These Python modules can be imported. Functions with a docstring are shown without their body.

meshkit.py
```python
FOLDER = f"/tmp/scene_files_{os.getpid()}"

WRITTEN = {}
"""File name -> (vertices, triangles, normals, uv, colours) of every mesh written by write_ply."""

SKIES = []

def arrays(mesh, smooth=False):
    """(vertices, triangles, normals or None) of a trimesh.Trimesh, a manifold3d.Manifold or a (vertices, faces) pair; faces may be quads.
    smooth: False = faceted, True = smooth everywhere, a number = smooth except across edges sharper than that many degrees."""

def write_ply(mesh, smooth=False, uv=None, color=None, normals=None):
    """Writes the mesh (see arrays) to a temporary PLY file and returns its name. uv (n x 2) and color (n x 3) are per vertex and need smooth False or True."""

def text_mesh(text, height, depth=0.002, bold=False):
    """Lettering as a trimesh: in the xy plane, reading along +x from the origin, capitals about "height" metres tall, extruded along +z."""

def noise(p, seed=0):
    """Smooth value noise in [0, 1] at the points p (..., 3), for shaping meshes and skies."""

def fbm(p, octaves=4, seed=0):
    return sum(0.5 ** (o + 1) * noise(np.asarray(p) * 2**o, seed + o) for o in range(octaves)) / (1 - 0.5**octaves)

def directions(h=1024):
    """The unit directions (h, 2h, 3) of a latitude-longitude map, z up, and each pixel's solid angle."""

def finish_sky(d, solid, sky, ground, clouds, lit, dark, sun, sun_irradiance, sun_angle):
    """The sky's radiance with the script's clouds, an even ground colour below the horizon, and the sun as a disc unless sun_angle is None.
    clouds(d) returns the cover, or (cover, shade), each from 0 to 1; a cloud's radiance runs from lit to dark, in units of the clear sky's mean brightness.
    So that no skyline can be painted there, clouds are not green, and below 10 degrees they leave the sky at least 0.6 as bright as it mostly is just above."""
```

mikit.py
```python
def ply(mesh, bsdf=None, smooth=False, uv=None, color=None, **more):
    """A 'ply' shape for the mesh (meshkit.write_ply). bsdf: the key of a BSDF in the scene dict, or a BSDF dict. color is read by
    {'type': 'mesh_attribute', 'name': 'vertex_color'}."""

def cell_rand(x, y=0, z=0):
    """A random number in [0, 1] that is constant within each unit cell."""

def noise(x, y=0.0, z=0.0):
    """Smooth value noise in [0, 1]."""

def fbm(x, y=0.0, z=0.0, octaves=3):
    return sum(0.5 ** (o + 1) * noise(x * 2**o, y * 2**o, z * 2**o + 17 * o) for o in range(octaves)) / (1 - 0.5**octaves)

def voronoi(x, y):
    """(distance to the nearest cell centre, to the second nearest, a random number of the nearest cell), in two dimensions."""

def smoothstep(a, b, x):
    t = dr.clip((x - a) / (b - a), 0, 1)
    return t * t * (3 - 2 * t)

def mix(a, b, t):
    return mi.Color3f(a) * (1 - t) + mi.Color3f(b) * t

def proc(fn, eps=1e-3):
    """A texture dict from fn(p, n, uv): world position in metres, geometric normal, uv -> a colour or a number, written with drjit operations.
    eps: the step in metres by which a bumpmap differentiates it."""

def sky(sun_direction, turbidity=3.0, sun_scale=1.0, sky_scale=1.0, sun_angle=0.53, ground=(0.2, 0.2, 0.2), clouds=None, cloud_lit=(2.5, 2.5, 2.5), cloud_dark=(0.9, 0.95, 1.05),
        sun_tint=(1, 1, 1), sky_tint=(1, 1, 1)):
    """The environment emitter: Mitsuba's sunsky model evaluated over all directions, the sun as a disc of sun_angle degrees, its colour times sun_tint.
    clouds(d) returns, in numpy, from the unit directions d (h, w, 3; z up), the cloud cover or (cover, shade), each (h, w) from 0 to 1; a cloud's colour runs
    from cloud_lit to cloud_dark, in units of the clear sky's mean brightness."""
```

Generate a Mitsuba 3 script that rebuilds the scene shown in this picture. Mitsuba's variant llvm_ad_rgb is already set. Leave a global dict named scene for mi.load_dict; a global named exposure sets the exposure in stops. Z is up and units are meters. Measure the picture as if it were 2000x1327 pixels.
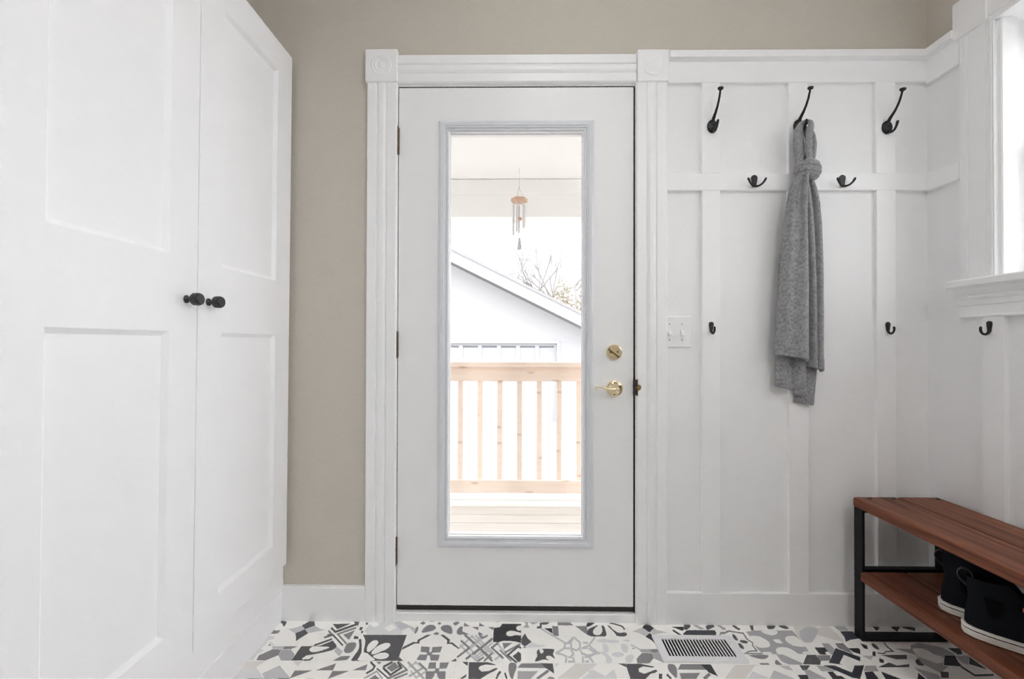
import math
import numpy as np
import trimesh
import mitsuba as mi
import drjit as dr
import manifold3d as m3
from shapely.geometry import Polygon, LineString, box as sbox
from shapely.ops import unary_union
import mikit
import meshkit

T = mi.ScalarTransform4f
scene, labels = {}, {}

# ------------------------------------------------------------------ camera
FOCAL = 885.0                      # pixels, for a frame 2000 wide
CAM = np.array([0.0, -1.763, 1.075])
FW = np.array([-0.011298, 0.999909, 0.007345])
UP = np.array([-0.002317, -0.007371, 0.999970])
scene['camera'] = {
    'type': 'perspective', 'fov_axis': 'x', 'fov': 2 * math.degrees(math.atan(1000 / FOCAL)),
    'near_clip': 0.02, 'far_clip': 500.0,
    'to_world': T().look_at(origin=CAM.tolist(), target=(CAM + FW).tolist(), up=UP.tolist())}

# ------------------------------------------------------------------ light: an even, bright overcast sky
SKY = 1.0
def overcast(d):
    return np.ones(d.shape[:2]), np.clip(0.35 * (1 - d[..., 2]), 0, 1)
scene['sky'] = mikit.sky((0.6, -0.3, 0.75), turbidity=5.0, sun_scale=0.0, sky_scale=SKY, ground=(0.45, 0.45, 0.44),
                         clouds=overcast, cloud_lit=(1.0, 1.0, 1.01), cloud_dark=(0.85, 0.87, 0.9))
exposure = 4.88
LAMP = 1.12                        # radiance of the ceiling lamp behind the viewer

# ------------------------------------------------------------------ materials
def lin(*c):
    return [((v / 255) / 12.92 if v < 11 else (((v / 255) + 0.055) / 1.055) ** 2.4) for v in c]

def tex(rgb):
    return {'type': 'rgb', 'value': list(map(float, rgb))}

def mat(name, rgb=None, rough=0.5, metallic=0.0, spec=0.5, proc=None, bump=None, bump_scale=1.0, eps=1e-3, **more):
    b = {'type': 'principled', 'base_color': mikit.proc(proc) if proc else tex(rgb), 'roughness': float(rough),
         'metallic': float(metallic), 'specular': float(spec), **more}
    if bump:
        b = {'type': 'bumpmap', 'arbitrary': mikit.proc(bump, eps), 'scale': float(bump_scale), 'bsdf': b}
    scene[name] = {'type': 'twosided', 'bsdf': b}

def greige(p, n, uv):
    v = mikit.noise(p.x * 260, p.y * 260, p.z * 260)
    return mikit.mix((0.525, 0.490, 0.437), (0.555, 0.520, 0.465), v)

def greige_bump(p, n, uv):
    return mikit.fbm(p.x * 180, p.y * 180, p.z * 180, 2)

def white_panel(p, n, uv):
    v = mikit.noise(p.x * 300, p.y * 300, p.z * 300)
    return mikit.mix((0.78, 0.785, 0.795), (0.805, 0.81, 0.82), v)

def make_wood(lo, mid, hi, axis, s=1.0):
    def fn(p, n, uv):
        a, b, c = (p.y, p.x, p.z) if axis == 'y' else (p.x, p.y, p.z)
        w = mikit.fbm(a * 1.6 * s, b * 9 * s, c * 9 * s, 3)
        rings = mikit.noise(a * 2.5 * s, (b + 0.06 * w) * 95 * s, (c + 0.04 * w) * 95 * s)
        fine = mikit.noise(a * 22 * s, b * 520 * s, c * 520 * s)
        t = dr.clip(0.55 * rings + 0.3 * w + 0.25 * fine - 0.1, 0, 1)
        col = mikit.mix(lo, mid, mikit.smoothstep(0.05, 0.5, t))
        return col * (1 - mikit.smoothstep(0.5, 0.95, t)) + mi.Color3f(hi) * mikit.smoothstep(0.5, 0.95, t)
    return fn

def wood_bump(p, n, uv):
    return mikit.noise(p.y * 14, p.x * 420, p.z * 420)

def cedar(p, n, uv):
    g = mikit.fbm(p.x * 3, p.y * 40, p.z * 40, 3)
    k = mikit.voronoi(p.x * 3.2 + 7.3, p.z * 9 + 0.4)[0]
    knot = 1 - mikit.smoothstep(0.05, 0.13, k)
    tint = mikit.noise(p.x * 6.7, 3.0, 1.0)
    base = mikit.mix((0.76, 0.62, 0.53), (0.82, 0.71, 0.63), g)
    base = base * (0.92 + 0.16 * tint)
    return mikit.mix(base, (0.50, 0.36, 0.27), 0.6 * knot)

def deckwood(p, n, uv):
    g = mikit.fbm(p.x * 2.5, p.y * 35, 0.0, 3)
    return mikit.mix((0.53, 0.51, 0.475), (0.59, 0.575, 0.545), g)

def knit(p, n, uv):
    a = mikit.noise(p.x * 900, p.y * 900, p.z * 700)
    b = mikit.noise(p.x * 190, p.y * 190, p.z * 130)
    return mikit.mix((0.085, 0.088, 0.098), (0.44, 0.445, 0.46), 0.5 * a + 0.5 * b)

def knit_bump(p, n, uv):
    row = dr.sin(p.z * 2 * math.pi / 0.0042)
    col = dr.sin(p.x * 2 * math.pi / 0.0042)
    return 0.5 + 0.25 * row * col + 0.3 * mikit.noise(p.x * 700, p.y * 700, p.z * 700)

def rib_bump(p, n, uv):
    return 0.5 + 0.5 * dr.sin(p.x * 2 * math.pi / 0.0055) + 0.2 * mikit.noise(p.x * 700, p.y * 700, p.z * 700)

def concrete(p, n, uv):
    v = mikit.fbm(p.x * 0.8, p.y * 0.8, 0.0, 4)
    grass = mikit.smoothstep(0.45, 0.65, mikit.fbm(p.x * 0.35 + 3, p.y * 0.35, 2.0, 3)) * 0.5
    return mikit.mix(mikit.mix((0.36, 0.36, 0.37), (0.42, 0.42, 0.42), v), (0.37, 0.36, 0.31), grass)

def bark(p, n, uv):
    v = mikit.fbm(p.x * 6, p.y * 6, p.z * 2, 3)
    return mikit.mix((0.26, 0.255, 0.25), (0.34, 0.33, 0.32), v)

def dryleaf(p, n, uv):
    v = mikit.noise(p.x * 9, p.y * 9, p.z * 9)
    return mikit.mix((0.33, 0.30, 0.23), (0.45, 0.42, 0.35), v)

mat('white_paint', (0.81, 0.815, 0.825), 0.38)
mat('door_paint', (0.78, 0.785, 0.795), 0.42)
mat('panel_paint', proc=white_panel, rough=0.5, spec=0.35)
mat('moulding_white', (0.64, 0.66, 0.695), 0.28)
mat('wardrobe_white', (0.845, 0.85, 0.87), 0.4)
mat('wall_greige', proc=greige, rough=0.85, spec=0.2, bump=greige_bump, bump_scale=0.0006)
mat('ceiling_white', (0.85, 0.85, 0.85), 0.9, spec=0.1)
mat('black_metal', (0.008, 0.008, 0.009), 0.4, spec=0.4)
mat('black_powder', (0.006, 0.006, 0.008), 0.5, spec=0.25)
mat('knob_black', (0.02, 0.021, 0.025), 0.4)
mat('brass', (0.84, 0.73, 0.50), 0.17, metallic=1.0)
mat('dark_brass', (0.3, 0.22, 0.1), 0.35, metallic=1.0)
mat('bronze', (0.13, 0.10, 0.075), 0.4, metallic=0.6)
mat('rubber_black', (0.02, 0.016, 0.015), 0.6)
mat('plastic_white', (0.78, 0.79, 0.8), 0.3)
mat('screw_grey', (0.35, 0.35, 0.34), 0.4)
mat('vent_white', (0.78, 0.78, 0.8), 0.3)
mat('duct_dark', (0.03, 0.03, 0.03), 0.8)
mat('tile_print', rough=0.42, rgb=(0.5, 0.5, 0.5))
scene['tile_print']['bsdf']['base_color'] = {'type': 'mesh_attribute', 'name': 'vertex_color'}
mat('tile_far', (0.5, 0.5, 0.5), 0.45)
mat('bench_wood', proc=make_wood((0.05, 0.014, 0.006), (0.165, 0.052, 0.024), (0.31, 0.125, 0.06), 'y'), rough=0.45, spec=0.3, bump=wood_bump, bump_scale=0.0005)
mat('cedar', proc=cedar, rough=0.7, spec=0.2)
mat('deck_wood', proc=deckwood, rough=0.7, spec=0.2)
mat('knit', proc=knit, rough=0.95, spec=0.1, sheen=0.5, bump=knit_bump, bump_scale=0.0008, eps=4e-4)
mat('knit_rib', proc=knit, rough=0.95, spec=0.1, sheen=0.5, bump=rib_bump, bump_scale=0.0012, eps=4e-4)
mat('shoe_black', (0.004, 0.005, 0.008), 0.8, spec=0.15)
mat('shoe_lining', (0.003, 0.003, 0.004), 0.9, spec=0.1)
mat('sole_white', (0.68, 0.66, 0.62), 0.55)
mat('webbing', (0.07, 0.07, 0.075), 0.8)
mat('tag_red', (0.4, 0.07, 0.06), 0.6)
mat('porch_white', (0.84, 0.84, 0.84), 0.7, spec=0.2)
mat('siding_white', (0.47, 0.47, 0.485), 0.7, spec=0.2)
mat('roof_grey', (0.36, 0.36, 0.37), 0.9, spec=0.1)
mat('garage_glass', (0.20, 0.22, 0.25), 0.3)
mat('concrete', proc=concrete, rough=0.9, spec=0.1)
mat('bark', proc=bark, rough=0.9, spec=0.1)
mat('dry_leaf', proc=dryleaf, rough=0.9, spec=0.1)
mat('chime_wood', (0.52, 0.34, 0.24), 0.6)
mat('aluminium', (0.62, 0.62, 0.64), 0.35, metallic=0.6)
mat('string', (0.5, 0.5, 0.5), 0.8)
scene['glass'] = {'type': 'thindielectric', 'int_ior': 1.5}

# ------------------------------------------------------------------ mesh helpers
def add(key, mesh, m, smooth=False, **kw):
    assert key not in scene, key
    scene[key] = mikit.ply(mesh, m, smooth=smooth, **kw)
    return key

def num(base, i):
    return base if i == 0 else f'{base}_{i:03d}'

def tag(key, label, category=None, group=None, kind=None):
    d = {'label': label}
    if category: d['category'] = category
    if group: d['group'] = group
    if kind: d['kind'] = kind
    labels[key] = d

def cat(*ms):
    return trimesh.util.concatenate([m for m in ms])

def hull(pts):
    return trimesh.convex.convex_hull(np.asarray(pts, float))

def bx(x0, x1, y0, y1, z0, z1, b=0.002):
    """A box with chamfered edges."""
    lo, hi = np.array([x0, y0, z0], float), np.array([x1, y1, z1], float)
    if b <= 0:
        return trimesh.creation.box(bounds=[lo, hi])
    b = min(b, 0.45 * (hi - lo).min())
    pts = []
    for s in np.ndindex(2, 2, 2):
        c = np.where(np.array(s) == 1, hi, lo)
        inn = np.where(np.array(s) == 1, -b, b)
        for k in range(3):
            v = c + inn
            v[k] = c[k]
            pts.append(v)
    return hull(pts)

def man(m):
    return m3.Manifold(m3.Mesh(np.asarray(m.vertices, np.float32), np.asarray(m.faces, np.uint32)))

def tri(M):
    m = M.to_mesh()
    return trimesh.Trimesh(m.vert_properties[:, :3], m.tri_verts, process=False)

def cut(a, *bs):
    A = man(a)
    for b in bs:
        A = A - man(b)
    return tri(A)

def join(*ms):
    A = man(ms[0])
    for b in ms[1:]:
        A = A + man(b)
    return tri(A)

def prism(poly, axis, a, b):
    """Extrudes a 2-D polygon along an axis from a to b. The polygon's coordinates are the two other axes in order."""
    m = trimesh.creation.extrude_polygon(Polygon(poly) if not isinstance(poly, Polygon) else poly, b - a, engine='earcut')
    v = np.array(m.vertices)
    z = v[:, 2] + a
    if axis == 'z': w = np.stack([v[:, 0], v[:, 1], z], 1)
    elif axis == 'x': w = np.stack([z, v[:, 0], v[:, 1]], 1)
    else: w = np.stack([v[:, 0], z, v[:, 1]], 1)
    m = trimesh.Trimesh(w, m.faces, process=False)
    if m.volume < 0: m.invert()
    return m

def frame_of(t):
    t = t / np.linalg.norm(t)
    a = np.array([0, 0, 1.0]) if abs(t[2]) < 0.9 else np.array([1.0, 0, 0])
    n = np.cross(a, t); n /= np.linalg.norm(n)
    return n, np.cross(t, n)

def tube(pts, rad, sides=14, rad2=None, up=None):
    """Closed swept tube; rad (and rad2 for an oval) per point or single."""
    p = np.asarray(pts, float)
    k = len(p)
    r1 = np.broadcast_to(rad, (k,)).astype(float)
    r2 = r1 if rad2 is None else np.broadcast_to(rad2, (k,)).astype(float)
    t = np.gradient(p, axis=0)
    t /= np.linalg.norm(t, axis=1, keepdims=True) + 1e-12
    n, _ = frame_of(t[0])
    if up is not None:
        n = np.asarray(up, float) - t[0] * np.dot(up, t[0]); n /= np.linalg.norm(n)
    ang = np.arange(sides) * 2 * math.pi / sides
    rings = []
    for i in range(k):
        n = n - t[i] * np.dot(n, t[i]); n /= np.linalg.norm(n)
        b = np.cross(t[i], n)
        rings.append(p[i] + np.outer(np.cos(ang), n) * r1[i] + np.outer(np.sin(ang), b) * r2[i])
    v = np.concatenate(rings + [p[:1], p[-1:]])
    f = []
    for i in range(k - 1):
        for j in range(sides):
            a, b_ = i * sides + j, i * sides + (j + 1) % sides
            f += [[a, b_, b_ + sides], [a, b_ + sides, a + sides]]
    for j in range(sides):
        f += [[k * sides, (j + 1) % sides, j], [k * sides + 1, (k - 1) * sides + j, (k - 1) * sides + (j + 1) % sides]]
    m = trimesh.Trimesh(v, f, process=False)
    if m.volume < 0: m.invert()
    return m

def spline(pts, n=24):
    from scipy.interpolate import CubicSpline
    p = np.asarray(pts, float)
    s = np.r_[0, np.cumsum(np.linalg.norm(np.diff(p, axis=0), axis=1))]
    return CubicSpline(s, p)(np.linspace(0, s[-1], n))

def lathe(prof, origin, axis, seg=40):
    """prof: (radius, height) from bottom to top along the axis; ends closed on the axis."""
    pr = [(max(r, 1e-6), h) for r, h in prof]
    ax = np.asarray(axis, float); ax /= np.linalg.norm(ax)
    n, b = frame_of(ax)
    ang = np.arange(seg) * 2 * math.pi / seg
    o = np.asarray(origin, float)
    v = np.concatenate([o + ax * h + r * (np.outer(np.cos(ang), n) + np.outer(np.sin(ang), b)) for r, h in pr] + [[o + ax * pr[0][1]], [o + ax * pr[-1][1]]])
    f, k = [], len(pr)
    for i in range(k - 1):
        for j in range(seg):
            a, c = i * seg + j, i * seg + (j + 1) % seg
            f += [[a, c, c + seg], [a, c + seg, a + seg]]
    for j in range(seg):
        f += [[k * seg, (j + 1) % seg, j], [k * seg + 1, (k - 1) * seg + j, (k - 1) * seg + (j + 1) % seg]]
    m = trimesh.Trimesh(v, f, process=False)
    if m.volume < 0: m.invert()
    return m

def rect_moulding(x0, x1, z0, z1, prof, y0, sgn=-1):
    """A mitred moulding round the rectangle (inner edge). prof: (distance outwards, height towards the room) as a closed loop."""
    v, f, k = [], [], len(prof)
    for d, h in prof:
        y = y0 + sgn * h
        v += [[x0 - d, y, z0 - d], [x1 + d, y, z0 - d], [x1 + d, y, z1 + d], [x0 - d, y, z1 + d]]
    for i in range(k):
        j = (i + 1) % k
        for c in range(4):
            e = (c + 1) % 4
            f += [[i * 4 + c, i * 4 + e, j * 4 + e], [i * 4 + c, j * 4 + e, j * 4 + c]]
    m = trimesh.Trimesh(v, f, process=False)
    if m.volume < 0: m.invert()
    return m

def place(m, M):
    m = m.copy(); m.apply_transform(M); return m

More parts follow.
